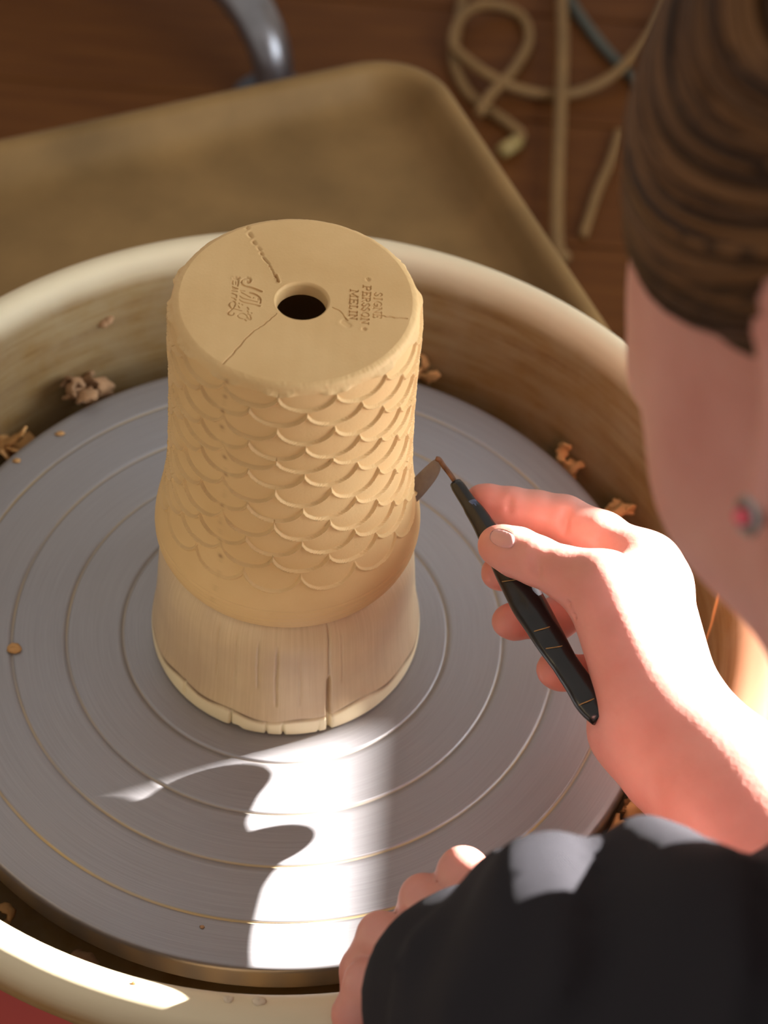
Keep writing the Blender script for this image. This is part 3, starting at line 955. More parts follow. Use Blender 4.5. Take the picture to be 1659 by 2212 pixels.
# ------------------------------------------------------------------ trimming tool
tool = empty('trimming_tool', P(1130, 1290, 0.69))
tag(tool, 'black taped trimming tool with a bent flat blade held against the pot', 'trimming tool')
HA, HB = P(984, 1043, 0.708), P(1297, 1552, 0.648)
hd = (HB - HA) / np.linalg.norm(HB - HA); hl = np.linalg.norm(HB - HA)
def along(s): return HA + hd * hl * s
ss = np.linspace(0, 1, 60)
hr = np.interp(ss, [0, .02, .10, .11, .2, .33, .45, .55, .68, .78, .86, .92, .96, 1.0],
               [.0024, .0029, .0032, .0036, .0043, .0055, .0066, .0067, .0060, .0051, .0053, .0060, .0056, .0042])
hp = np.array([along(s) for s in ss]) + CR * (0.0008 * np.sin(ss * 7))[:, None]
hv, hf = tube(hp, hr, 20, flat=0.85, up=tuple(CD))
hv = hv + 0.0003 * wav(hv, 420, 8, 21)[:, None] * np.array(CR)
handle = mesh_obj('handle', hv, hf, M_black, tool)
# a lighter second layer of tape on the forward end and loose tape edges
s2 = np.linspace(0.10, 0.27, 18)
v, f = tube(np.array([along(s) for s in s2]) + CR * 0.0008 - CD * 0.0002 + CU * 0.0004, np.interp(s2, [.10, .27], [.0026, .0036]), 16, up=tuple(CD))
v = v + 0.0002 * wav(v, 900, 8, 4)[:, None]
mesh_obj('tape_wrap', v, f, M_bluewear, handle)
for (sa, sb, t0) in ((.42, .44, 0.3), (.615, .65, 0.5), (.70, .72, 0.1), (.90, .945, 0.6)):
    pts = []
    for q in np.linspace(0, 1, 9):
        s = sa + (sb - sa) * q; an = math.pi * (0.15 + 0.7 * q)
        rad_ = np.interp(s, ss, hr) * 1.02
        pts.append(along(s) + rad_ * (math.cos(an) * CR * 0.95 - math.sin(an) * CD))
    v, f = tube(pts, 0.00022, 6)
    mesh_obj('tape_edge', v, f, M_tape_edge, handle)
v, f = tube([along(.915) - CD * 0.0047 + CR * 0.0002, along(.935) - CD * 0.0048 + CR * 0.0008, along(.95) - CD * .0043 + CR * .0006], [0.0006, 0.0013, 0.0004], 8, flat=0.4, up=tuple(CD))
mesh_obj('clay_smear', v, f, M_tape_edge, handle)
KB = P(941, 990, 0.712)
v, f = tube(smooth_path([along(0.03), along(-0.03), P(958, 1006, .711), P(950, 994, .712), KB], 16), [0.0011] * 12 + [.0012, .0012, .0011, .0009], 8)
mesh_obj('shank', v, f, M_rust, tool)
# flat blade: a bent ribbon
bw = np.array([0.35, 0.0, -0.94]); bw /= np.linalg.norm(bw)
bl0 = [P(949, 991, .7125), P(938, 993, .713), P(924, 1004, .714), P(908, 1019, .715), P(892, 1035, .716), P(880, 1047, .7165)]
Wd = np.array([0.0012, 0.0050, 0.0068, 0.0076, 0.0080, 0.0080])
off_ = [np.array(P(0 + 949 + 14, 991 + 25, .7125)) - np.array(P(949, 991, .7125))]
cdir = off_[0] / np.linalg.norm(off_[0])
top_, bot_ = [], []
for p_, w_ in zip(bl0, Wd):
    top_.append(p_); bot_.append(p_ + cdir * w_)
top_ = smooth_path(top_, 20); bot_ = smooth_path(bot_, 20)
nb = np.cross(top_[10] - top_[5], cdir); nb /= np.linalg.norm(nb)
vv = np.vstack([top_, bot_, top_ + nb * 0.0005, bot_ + nb * 0.0005])
ff = []
k = 20
for i in range(k - 1):
    ff += [(i, i + 1, k + i + 1, k + i), (2 * k + i, 3 * k + i, 3 * k + i + 1, 2 * k + i + 1),
           (i, 2 * k + i, 2 * k + i + 1, i + 1), (k + i, k + i + 1, 3 * k + i + 1, 3 * k + i)]
ff += [(0, k, 3 * k, 2 * k), (k - 1, 3 * k - 1, 4 * k - 1, 2 * k - 1)]
mesh_obj('blade', vv, ff, M_blade, tool, smooth=False)

# ------------------------------------------------------------------ the potter
person = empty('person', (0.66, -0.64, FZ))
tag(person, 'potter in a black top bending over the wheel, brown hair tucked behind one ear', 'person')

# right hand and forearm (photo pixels + distance)
def J(*a): return [P(*q) for q in a]
h_ = 0.0011
RH = Field((0.050, -0.205, 0.020), (0.265, 0.035, 0.165), h_)
wrist = P(1452, 1585, 0.648)
arm2 = P(1600, 1740, 0.627)
elbow = P(1850, 2010, 0.605)
mcp = {'i': P(1392, 1228, 0.688), 'm': P(1425, 1268, 0.694), 'r': P(1425, 1325, 0.702), 'p': P(1408, 1392, 0.702)}
# palm and wrist
RH.cone(wrist, arm2, 0.0225, 0.0255, 0.01)
RH.cone(P(1475, 1568, 0.641), P(1612, 1728, 0.624), 0.0185, 0.0225, 0.012)
RH.cone(P(1448, 1600, 0.654), P(1600, 1775, 0.636), 0.0195, 0.0225, 0.012)
RH.cone(arm2, elbow, 0.0265, 0.036, 0.01)
carp = {'i': P(1460, 1540, 0.650), 'm': P(1455, 1548, 0.657), 'r': P(1440, 1552, 0.664), 'p': P(1420, 1556, 0.668)}
for key, r0, r1 in (('i', .0165, .0120), ('m', .0165, .0118), ('r', .0160, .0112), ('p', .0150, .0100)):
    RH.cone(carp[key], mcp[key], r0, r1, 0.010)
# heel of the hand on the near left side
RH.cone(P(1345, 1568, 0.660), P(1435, 1640, 0.650), 0.0112, 0.0160, 0.012)
RH.cone(P(1335, 1510, 0.676), P(1350, 1590, 0.662), 0.0100, 0.0108, 0.010)
# thenar: thumb metacarpal
cmc = P(1405, 1500, 0.646); tmcp = P(1302, 1266, 0.653); tip_ = P(1158, 1211, 0.668); ttp = P(1082, 1180, 0.679)
RH.cone(cmc, tmcp, 0.0185, 0.0122, 0.010)
RH.cone(P(1382, 1440, 0.662), P(1320, 1310, 0.662), 0.0165, 0.0130, 0.012)
RH.cone(P(1330, 1290, 0.660), mcp['i'], 0.0095, 0.0105, 0.012)         # web
PALM = RH.f.copy()
def finger(pts, rads, k=0.0025):
    RH.f[...] = 0.05
    RH.chain(pts, rads, k)
    return RH.f.copy()
fingers = [
    finger([tmcp, P(1225, 1240, .661), tip_, P(1116, 1193, .674), ttp, P(1072, 1177, .681)], [.0118, .0100, .0092, .0094, .0080, .0070], 0.003),
    finger([mcp['i'], P(1300, 1162, .700), P(1218, 1120, .708), P(1160, 1106, .710), P(1104, 1096, .711), P(1052, 1083, .712), P(1036, 1079, .712)], [.0120, .0104, .0092, .0084, .0080, .0068, .0058], 0.003),
    finger([mcp['m'], P(1260, 1222, .712), P(1160, 1220, .713), P(1085, 1236, .708), P(1073, 1238, .707)], [.0115, .0095, .0085, .0072, .0062], 0.003),
    finger([mcp['r'], P(1284, 1284, .7262), P(1203, 1336, .7225), P(1110, 1342, .709), P(1096, 1342, .707)], [.0108, .0092, .0084, .0073, .0063], 0.003),
    finger([mcp['p'], P(1320, 1445, .710), P(1262, 1460, .702), P(1210, 1448, .691), P(1198, 1446, .688)], [.0100, .0084, .0078, .0076, .0072], 0.003),
]
FG = np.minimum.reduce(fingers)
k_ = 0.007
hh = np.maximum(k_ - np.abs(PALM - FG), 0) / k_
RH.f = np.minimum(PALM, FG) - hh * hh * k_ * 0.25
# skin creases
def crease(px, py, dep, ang, ln, r=0.0012):
    dx, dy = math.cos(math.radians(ang)) * ln, math.sin(math.radians(ang)) * ln
    RH.cone(P(px - dx, py - dy, dep), P(px + dx, py + dy, dep), r, r, 0.0014, 'sub')
crease(1216, 1122, .6978, 100, 36); crease(1224, 1126, .6980, 98, 22)
crease(1100, 1094, .7025, 96, 22)
crease(1232, 1302, .6505, -12, 26, .0010); crease(1238, 1332, .6500, -8, 30, .0010)
crease(1290, 1172, .688, 118, 20, .001)
crease(1160, 1216, .6572, 80, 26, .0009); crease(1150, 1213, .6577, 78, 22, .0009)
v, F_ = RH.mesh()
v = relax(v, F_, 3, 0.5)
v1, f1 = v, F_

# ---- head
HC = np.array([0.195, -0.098, 0.334])
hF = -0.28 * CR - 0.28 * CU + 0.918 * CD; hF /= np.linalg.norm(hF)
hU = CU - 0.14 * CR; hU = hU - hF * (hF @ hU); hU /= np.linalg.norm(hU)
HS = 0.90
hL = np.cross(hU, hF)
# place the head so that the left ear lobe falls on the photo's earring
lobe_loc = np.array([-0.004, 0.077, -0.040])
HC = P(1650, 1100, 0.366) - HS * (hF * lobe_loc[0] + hL * lobe_loc[1] + hU * lobe_loc[2])
def HP(a, b, c): return HC + HS * (hF * a + hL * b + hU * c)
AXH = np.stack([hF, hL, hU]) / HS
HD = Field(HC - 0.20, HC + 0.20, 0.0024)
HD.ell(HP(-0.008, 0, 0.032), (0.097, 0.075, 0.088), AXH, 0.01)
HD.ell(HP(0.030, 0, -0.030), (0.062, 0.060, 0.086), AXH, 0.02)
for s in (-1, 1):
    HD.cone(HP(0.000, s * 0.050, -0.058), HP(0.078, s * 0.010, -0.102), 0.020, 0.016, 0.02)
    HD.ell(HP(0.055, s * 0.036, -0.022), (0.030, 0.028, 0.030), AXH, 0.02)
    HD.ell(HP(0.092, s * 0.031, 0.004), (0.014, 0.017, 0.010), AXH, 0.010, 'sub')
    HD.ell(HP(0.081, s * 0.031, 0.003), (0.0125, 0.0125, 0.0125), AXH, 0.003)
    HD.cone(HP(0.091, s * 0.012, 0.020), HP(0.082, s * 0.045, 0.020), 0.007, 0.006, 0.008)
    HD.ell(HP(0.101, s * 0.011, -0.040), (0.009, 0.008, 0.007), AXH, 0.006)
    HD.ell(HP(0.045, s * 0.043, -0.006), (0.034, 0.020, 0.030), AXH, 0.02)
    HD.ell(HP(0.050, s * 0.042, 0.030), (0.034, 0.018, 0.026), AXH, 0.02)
    # ear
    er = s * 0.0765
    HD.ell(HP(-0.028, er - s * 0.004, -0.012), (0.016, 0.006, 0.026), AXH, 0.006)
    HD.ell(HP(-0.026, er + s * 0.003, -0.012), (0.008, 0.006, 0.016), AXH, 0.004, 'sub')
    HD.cone(HP(-0.022, er - s * 0.003, -0.020), HP(-0.006, er, -0.039), 0.006, 0.0058, 0.005)
HD.cone(HP(0.096, 0, 0.012), HP(0.112, 0, -0.034), 0.0075, 0.0105, 0.010)
HD.ell(HP(0.094, 0, -0.062), (0.010, 0.022, 0.006), AXH, 0.006)
HD.ell(HP(0.092, 0, -0.073), (0.010, 0.019, 0.006), AXH, 0.005)
nb_ = np.array([0.29, -0.34, 0.485])                      # neck base
NK = HC + (nb_ - HC) * 0.52
HD.cone(HP(-0.045, -0.01, -0.02), NK, 0.043, 0.046, 0.02)
v2, f2 = HD.mesh(); v2 = relax(v2, f2, 3)

# ---- trunk, upper arms, left arm and hand (coarser where clothes cover it)
pelvis = np.array([0.66, -0.64, -0.06]); mid_ = np.array([0.50, -0.50, 0.25])
shL = np.array([0.255, -0.480, 0.385]); shR = np.array([0.465, -0.300, 0.345])
elL = P(1980, 2215, 0.450); wrL = P(1060, 2120, 0.545)
TK = Field((0.0, -0.86, -0.25), (0.95, 0.05, 0.60), 0.006)
TK.cone(NK, nb_, 0.046, 0.052, 0.03)
TK.cone(nb_, mid_, 0.085, 0.125, 0.05)
TK.cone(mid_, pelvis, 0.125, 0.13, 0.05)
TK.cone(nb_, shL, 0.06, 0.05, 0.04); TK.cone(nb_, shR, 0.06, 0.05, 0.04)
TK.cone(shL, elL, 0.040, 0.034, 0.02); TK.cone(elL, P(1285, 2262, 0.490), 0.030, 0.028, 0.01); TK.cone(P(1285, 2262, 0.490), wrL, 0.028, 0.023, 0.01)
elR = np.array([0.330, -0.225, 0.085])
TK.cone(shR, elR, 0.044, 0.038, 0.02)
TK.cone(elR, elbow, 0.037, 0.034, 0.01)
v3, f3 = TK.mesh(); v3 = relax(v3, f3, 3)
LH = Field((-0.005, -0.29, 0.015), (0.16, -0.13, 0.17), 0.0013)
LH.cone(wrL, P(985, 2100, 0.572), 0.024, 0.024, 0.008)
LM = {'i': P(1105, 1985, .575), 'm': P(1035, 2035, .578), 'r': P(965, 2095, .582), 'p': P(910, 2150, .585)}
for a in LM.values():
    LH.cone(wrL, a, 0.019, 0.0118, 0.009)
PALM = LH.f.copy()
def lfinger(pts, rads):
    LH.f[...] = 0.05
    LH.chain(pts, rads, 0.003)
    return LH.f.copy()
lf = [lfinger([LM['i'], P(1000, 1885, .600), P(950, 1960, .622), P(935, 2010, .628)], [.0112, .0085, .0076, .0062]),
      lfinger([LM['m'], P(915, 1940, .603), P(882, 2015, .618), P(868, 2070, .622)], [.0112, .0080, .0074, .0060]),
      lfinger([LM['r'], P(822, 2020, .606), P(780, 2095, .614), P(768, 2150, .615)], [.0108, .0078, .0072, .0058]),
      lfinger([LM['p'], P(790, 2120, .600), P(760, 2190, .606), P(755, 2230, .606)], [.0098, .0072, .0066, .0055]),
      lfinger([wrL, P(1130, 2150, .590), P(1090, 2110, .612), P(1060, 2080, .625)], [.016, .0115, .0095, .0070])]
FG = np.minimum.reduce(lf)
hh = np.maximum(k_ - np.abs(PALM - FG), 0) / k_
LH.f = np.minimum(PALM, FG) - hh * hh * k_ * 0.25
v4, f4 = LH.mesh(); v4 = relax(v4, f4, 3)

BV = np.vstack([v1, v2, v3, v4]); o1 = len(v1); o2 = o1 + len(v2); o3 = o2 + len(v3)
BF = np.vstack([f1, f2 + o1, f3 + o2, f4 + o3])
# redness of finger tips, knuckles, ear and cheek
red = np.zeros(len(BV))
def flush(c, rad, amt):
    d = np.linalg.norm(BV - np.asarray(c), axis=1)
    np.maximum(red, amt * np.exp(-(d / rad) ** 2), out=red)
for c in (P(1070, 1180, .681), P(1040, 1079, .712), P(1075, 1238, .707), P(1100, 1342, .709), P(1200, 1446, .689),
          P(935, 2010, .628), P(868, 2070, .622), P(768, 2150, .615), P(755, 2230, .606), P(1060, 2080, .625)):
    rad, amt = 0.013, 0.35
    flush(c, rad, amt)
body = mesh_obj('body', BV, BF, M_skin, person, attrs={'stain': red})

# nails
def skin_depth(px, py):
    """front surface of the right hand behind a photo pixel"""
    q = v1 - CAM
    z = q @ CD
    x = W / 2 + FPX * (q @ CR) / z; y = H / 2 - FPX * (q @ CU) / z
    m = (np.abs(x - px) < 9) & (np.abs(y - py) < 9)
    zz = z[m]; d2 = (x[m] - px) ** 2 + (y[m] - py) ** 2
    fr = zz < zz.min() + 0.004
    w = 1 / (d2[fr] + 4)
    return float((zz[fr] * w).sum() / w.sum())
def nail(cx, cy, ang, ln, wd):
    """thin curved plate following the finger surface (photo pixels)"""
    ca, sa = math.cos(math.radians(ang)), math.sin(math.radians(ang))
    n1, n2 = 15, 13
    V, F = [], []
    for i in range(n1):
        for j in range(n2):
            x = -1 + 2 * i / (n1 - 1); y = -1 + 2 * j / (n2 - 1)
            X = x * math.sqrt(1 - 0.5 * y * y) * ln; Y = y * math.sqrt(1 - 0.45 * x * x) * wd
            px, py = cx + X * ca - Y * sa, cy + X * sa + Y * ca
            e = max(abs(x), abs(y))
            V.append(P(px, py, skin_depth(px, py) - 0.00075 + 0.0006 * max(0, e - 0.8) / 0.2))
    for i in range(n1 - 1):
        for j in range(n2 - 1):
            F.append((i * n2 + j, (i + 1) * n2 + j, (i + 1) * n2 + j + 1, i * n2 + j + 1))
    top = np.array(V); n0 = len(top)
    low = top + CD * 0.0009
    F2 = [tuple(x + n0 for x in q[::-1]) for q in F]
    ring = [i * n2 for i in range(n1)] + [(n1 - 1) * n2 + j for j in range(1, n2)] + [i * n2 + n2 - 1 for i in range(n1 - 2, -1, -1)] + [j for j in range(n2 - 2, 0, -1)]
    F3 = [(ring[i], ring[(i + 1) % len(ring)], ring[(i + 1) % len(ring)] + n0, ring[i] + n0) for i in range(len(ring))]
    mesh_obj('nail', np.vstack([top, low]), F + F2 + F3, M_nail, body)
nail(1086, 1163, 19, 29, 20)

# eyes, earring
for s in (-1, 1):
    e = bpy.data.meshes.new('eye')
    v, f = lathe([(0.0003, -0.011), (0.0055, -0.0095), (0.0095, -0.0055), (0.011, 0), (0.0095, 0.0055), (0.0055, 0.0095), (0.0003, 0.011)], 20)
    mesh_obj('eye', v + HP(0.0835, s * 0.031, 0.003), f, M_eye, person)
ER = HP(lobe_loc[0], lobe_loc[1] + 0.0045, lobe_loc[2] - 0.001)
tq = np.linspace(0, 2 * np.pi, 33)
ring_pts = np.array([ER + 0.0034 * (np.cos(a) * hF + np.sin(a) * hU) for a in tq])
v, f = tube(ring_pts, 0.0011, 8, cap=False)
earring = mesh_obj('earring', v, f, M_ring, person)
v, f = lathe([(0.0002, -0.0018), (0.0018, -0.001), (0.0022, 0), (0.0018, 0.001), (0.0002, 0.0018)], 16)
mesh_obj('earring_stone', v + ER + hL * 0.0012, f, M_gem, earring)

# hair: a close cap plus swept locks on both sides
HR = Field(HC - 0.19, HC + 0.19, 0.003)
HR.ell(HP(-0.014, 0, 0.036), (0.097, 0.077, 0.090), AXH, 0.01)
HR.ell(HP(0.088, 0, -0.060), (0.095, 0.12, 0.085), AXH, 0.01, 'sub')
for s in (-1, 1):
    HR.ell(HP(0.010, s * 0.09, -0.055), (0.062, 0.05, 0.045), AXH, 0.012, 'sub')
HR.ell(HP(-0.085, 0, -0.080), (0.06, 0.10, 0.06), AXH, 0.012, 'sub')
vh, fh = HR.mesh(); vh = relax(vh, fh, 2)
parts = [(vh, [tuple(q) for q in fh])]
shade = [np.full(len(vh), 0.2)]
g2 = np.random.default_rng(5)
nrmz = lambda q: q / np.linalg.norm(q)
for s in (1, -1):
    for i in range(620):
        q = (i + g2.uniform(0, 1)) / 620.0           # 0 = front lock, 1 = back lock
        ph = math.radians(62 + 75 * q)
        d0 = np.array([math.cos(ph), s * 0.03, math.sin(ph)])
        d1 = np.array([1.05 - 0.95 * q, s * 1.0, 0.62 - 0.05 * q]) * 1.1 + g2.normal(0, 0.03, 3)
        d2 = np.array([0.50 - 0.85 * q, s * 1.15, -0.52 + 0.40 * q]) + g2.normal(0, 0.035, 3)
        d3 = np.array([-0.75 - 0.1 * q, s * 0.55, -0.42 + 0.2 * q]) + g2.normal(0, 0.04, 3)
        lift = 1.0 + g2.uniform(0.0, 0.05)
        pts = []
        for t in np.linspace(0, 1, 24):
            dd = nrmz((1 - t) ** 3 * d0 + 3 * t * (1 - t) ** 2 * d1 + 3 * t * t * (1 - t) * d2 + t ** 3 * d3)
            pts.append(HP(*(np.array([-0.014, 0, 0.036]) + dd * np.array([0.098, 0.0765, 0.092]) * lift)))
        w_ = g2.uniform(0.0006, 0.0017)
        v, f = tube(np.array(pts), w_ * np.interp(np.linspace(0, 1, 24), [0, .1, .8, 1], [.5, 1, 1, .5]), 6)
        parts.append((v, f)); shade.append(np.full(len(v), np.clip(g2.normal(0.45, 0.36) + 0.25 * math.sin(q * 60), 0, 1)))
for i in range(260):
    s = 1 if i % 2 else -1
    ph = math.radians(85 + 90 * (i / 260.0))
    d0 = np.array([math.cos(ph) * 0.98 + 0.15, s * 0.02, math.sin(ph)])
    b1 = g2.uniform(0.15, 1.0)
    d1 = np.array([-0.35 - 0.4 * (i / 260.0), s * b1, 0.75]) + g2.normal(0, .03, 3)
    d3 = np.array([-0.95, s * 0.25, -0.30]) + g2.normal(0, 0.05, 3)
    pts = []
    for t in np.linspace(0, 1, 20):
        dd = nrmz((1 - t) ** 2 * d0 + 2 * t * (1 - t) * d1 + t * t * d3)
        pts.append(HP(*(np.array([-0.014, 0, 0.036]) + dd * np.array([0.098, 0.0775, 0.0915]) * (1.0 + g2.uniform(0, 0.003)))))
    v, f = tube(np.array(pts), g2.uniform(0.0008, 0.0018), 6)
    parts.append((v, f)); shade.append(np.full(len(v), np.clip(g2.normal(0.45, 0.36), 0, 1)))
# a gathered tail at the nape
for i in range(50):
    a = g2.normal(0, 0.012, 3)
    pts = smooth_path([HP(-0.085 + a[0] * .4, a[1], -0.045 + a[2] * .5), HP(-0.118 + a[0], a[1], -0.065 + a[2]), HP(-0.145 + a[0] * 1.6, a[1] * 1.4, -0.12), HP(-0.150 + a[0] * 1.8, a[1] * 1.6, -0.20)], 12)
    v, f = tube(pts, 0.003, 6); parts.append((v, f)); shade.append(np.full(len(v), np.clip(g2.normal(0.4, 0.2), 0, 1)))
hv_, hf_ = merge(*parts)
mesh_obj('hair', hv_, hf_, M_hair, person, attrs={'stain': np.concatenate(shade)})

# sweater with folded sleeves
SW = Field((-0.02, -0.86, -0.22), (0.90, 0.0, 0.60), 0.0045)
def dist_cone(g, a, b, r1, r2):
    a = np.asarray(a, float); b = np.asarray(b, float); ba = b - a
    t = np.clip(((g - a) @ ba) / (ba @ ba), 0, 1)
    return np.linalg.norm(g - a - t[..., None] * ba, axis=-1) - (r1 + (r2 - r1) * t)
SW.cone(nb_ + np.array([0.03, -0.03, -0.02]), mid_, 0.092, 0.145, 0.05)
SW.cone(mid_, pelvis + np.array([0, 0, 0.03]), 0.145, 0.150, 0.05)
SW.cone(nb_ + np.array([0.03, -0.03, -0.02]), shL, 0.066, 0.066, 0.05)
SW.cone(nb_ + np.array([0.03, -0.03, -0.02]), shR, 0.066, 0.062, 0.05)
SW.cone(shL, elL, 0.064, 0.053, 0.03)
cuffL = P(1020, 2175, 0.555); midL = P(1285, 2262, 0.490)
SW.cone(elL, midL, 0.059, 0.049, 0.02)
SW.cone(midL, cuffL, 0.049, 0.034, 0.03)
SW.cone(shR, elR, 0.062, 0.055, 0.03)
SW.cone(elR, elR + (elbow - elR) * 0.35, 0.054, 0.050, 0.02)
gx, gy, gz = np.meshgrid(*SW.ax, indexing='ij')
Gp = np.stack([gx, gy, gz], -1)
fold = np.sin((gx * 0.55 + gy * -0.55 + gz * 0.95) * 95 + 2.0 * np.sin(gx * 30 + gz * 22)) * 0.0030 + wav(Gp, 60, 9, 12) * 0.0052
ar = (Gp - P(1300, 2000, 0.43))
ph_ = (ar @ CR) * 155 - (ar @ CU) * 70 + 1.1 * np.sin((ar @ CU) * 60) + 0.9
near = np.exp(-(np.linalg.norm(Gp - P(1450, 2120, 0.42), axis=-1) / 0.13) ** 2)
fold = fold * (1 - 0.6 * near) + near * (0.0058 * np.sin(ph_) * (0.7 + 0.3 * np.sin((ar @ CU) * 90 + 1.0)) + 0.0016 * np.sin((ar @ CR) * 330 - (ar @ CU) * 210 + 2 * np.sin((ar @ CU) * 80)))
SW.f = SW.f + fold.astype(np.float32) * (np.abs(SW.f) < 0.04)
# neck opening
SW.cone(NK, nb_, 0.054, 0.060, 0.006, 'sub')
v5, f5 = SW.mesh(); v5 = relax(v5, f5, 2)
mesh_obj('sweater', v5, f5, M_sweater, person)

# trousers and shoes below the wheel, out of the frame
TRF = Field((-0.02, -0.98, -0.52), (0.98, 0.15, 0.08), 0.010)
hipL = pelvis + np.array([-0.04, -0.09, 0.0]); hipR = pelvis + np.array([0.05, 0.09, 0.0])
kneeL = np.array([0.28, -0.66, -0.03]); kneeR = np.array([0.56, -0.20, -0.03])
ankL = np.array([0.28, -0.63, -0.42]); ankR = np.array([0.54, -0.17, -0.42])
TRF.cone(hipL, hipR, 0.13, 0.13, 0.04)
for hp_, kn, an in ((hipL, kneeL, ankL), (hipR, kneeR, ankR)):
    TRF.cone(hp_, kn, 0.088, 0.068, 0.03); TRF.cone(kn, an, 0.064, 0.050, 0.02)
v6, f6 = TRF.mesh()
mesh_obj('trousers', v6, f6, M_trouser, person)
for an in (ankL, ankR):
    SH = Field(an + np.array([-0.25, -0.2, -0.09]), an + np.array([0.15, 0.25, 0.06]), 0.006)
    fd = np.array([-0.82, 0.57, 0])
    SH.cone(an + np.array([0, 0, -0.045]), an + fd * 0.13 + np.array([0, 0, -0.048]), 0.038, 0.030, 0.02)
    SH.cone(an, an + np.array([0, 0, -0.04]), 0.040, 0.040, 0.02)
    v, f = SH.mesh(); v[:, 2] = np.maximum(v[:, 2], FZ + 0.0005)
    mesh_obj('shoe', v, f, M_rubber, person)
# her stool
st_root = empty('round_stool', (pelvis[0], pelvis[1], FZ))
tag(st_root, 'round brown stool under the seated potter', 'stool')
SZ = pelvis[2] - 0.135
v, f = lathe([(0.001, SZ - 0.035), (0.165, SZ - 0.035), (0.172, SZ - 0.025), (0.172, SZ - 0.008), (0.165, SZ), (0.001, SZ)], 48, center=pelvis[:2])
mesh_obj('seat', v, f, M_seat, st_root)
for a in range(4):
    an = math.pi / 4 + a * math.pi / 2
    p0 = np.array([pelvis[0] + 0.11 * math.cos(an), pelvis[1] + 0.11 * math.sin(an), SZ - 0.03]); p1 = np.array([pelvis[0] + 0.16 * math.cos(an), pelvis[1] + 0.16 * math.sin(an), FZ + 0.001])
    v, f = tube([p0, (p0 + p1) / 2, p1], 0.016, 12)
    mesh_obj('leg', v, f, M_seat, st_root)

# ------------------------------------------------------------------ swivel stool behind the tray, cords on the floor
sw_root = empty('swivel_stool', (-0.43, 1.46, FZ))
tag(sw_root, 'grey metal stool base whose bent leg ends behind the tray', 'stool')
hub = np.array([-0.43, 1.46, FZ])
end = PZ(592, 120, FZ + 0.06)
L0 = np.linalg.norm((end - hub)[:2]); a0 = math.atan2(end[1] - hub[1], end[0] - hub[0])
for k in range(5):
    an = a0 + k * 2 * math.pi / 5
    dr = np.array([math.cos(an), math.sin(an), 0])
    pts = smooth_path([hub + dr * 0.03 + np.array([0, 0, 0.125]), hub + dr * L0 * 0.45 + np.array([0, 0, 0.115]), hub + dr * (L0 - 0.075) + np.array([0, 0, 0.092]),
                       hub + dr * (L0 - 0.03) + np.array([0, 0, 0.080]), hub + dr * (L0 - 0.006) + np.array([0, 0, 0.055]), hub + dr * L0 + np.array([0, 0, 0.022])], 30)
    v, f = tube(pts, np.interp(np.linspace(0, 1, 30), [0, .6, 1], [.025, .0225, .0195]), 16, up=(0, 0, 1))
    lg = mesh_obj('leg', v, f, M_chrome, sw_root)
    v, f = lathe([(0.001, FZ + 0.0005), (0.042, FZ + 0.0005), (0.043, FZ + 0.010), (0.030, FZ + 0.022), (0.016, FZ + 0.028), (0.001, FZ + 0.028)], 24, center=(hub + dr * L0)[:2])
    mesh_obj('foot', v, f, M_rubber, lg)
v, f = lathe([(0.001, FZ + 0.09), (0.035, FZ + 0.09), (0.038, FZ + 0.12), (0.035, FZ + 0.145), (0.022, FZ + 0.15), (0.022, FZ + 0.40), (0.001, FZ + 0.40)], 32, center=hub[:2])
mesh_obj('column', v, f, M_chrome, sw_root)
v, f = lathe([(0.001, FZ + 0.40), (0.15, FZ + 0.40), (0.17, FZ + 0.415), (0.17, FZ + 0.44), (0.15, FZ + 0.46), (0.001, FZ + 0.465)], 48, center=hub[:2])
mesh_obj('seat', v, f, M_seat, sw_root)

def cord(name, pix, rad, mat, label, cat='cord', z0=0.0, lifts=None, group=None):
    pts = []
    for i, (a, b) in enumerate(pix):
        lz = FZ + rad + z0 + (lifts[i] if lifts else 0)
        pts.append(PZ(a, b, lz))
    v, f = tube(smooth_path(pts, 14 * len(pts)), rad, 10)
    o = mesh_obj(name, v, f, mat, None)
    tag(o, label, cat, group)
    return o
c1 = cord('coiled_cord', [(1003, -120), (1000, -10), (984, 80), (982, 140), (1010, 200), (1060, 240), (1105, 272), (1125, 295), (1098, 318)], 0.0058, M_cord,
     'cream cord hanging in a curve with a pale blunt tip on the floor')
c2 = cord('looped_cord', [(1035, 245), (1060, 205), (1110, 150), (1142, 90), (1130, 40), (1085, 14), (1035, 12), (995, 40), (978, 90), (1000, 122), (1060, 165), (1120, 192), (1200, 206), (1280, 188), (1345, 145), (1400, 80), (1440, 0)],
     0.0056, M_cord, 'cream cord lying in a round loop and a wide sweep on the floor', z0=0.0005, lifts=[.012, .012, .006, 0, 0, .004, .012, .013, .013, .013, .012, .004, 0, .004, .013, .008, 0])
c3 = cord('straight_cord', [(1212, -140), (1214, 0), (1216, 100), (1212, 220), (1206, 360), (1203, 470), (1206, 535), (1222, 560)], 0.0065, M_cord,
     'straight cream cord running past the tray corner across the floor', z0=0.012)
c4 = cord('short_cord', [(1338, 285), (1318, 350), (1290, 415), (1272, 470), (1260, 508)], 0.0048, M_cord, 'short dull brown cord end beside the straight cord', z0=0.0)
c5 = cord('grey_cable', [(1180, -120), (1228, -5), (1270, 60), (1310, 110), (1345, 145), (1400, 200)], 0.0060, M_greycord, 'dark grey cable crossing the floor under the cream cords', cat='cable', z0=0.0)
v, f = tube([PZ(1084, 328, FZ + .008), PZ(1118, 306, FZ + .008)], 0.0078, 12)
tip_o = mesh_obj('cord_tip', v, f, simple('pale_cord_tip', (0.34, 0.24, 0.08), 0.6), c1)

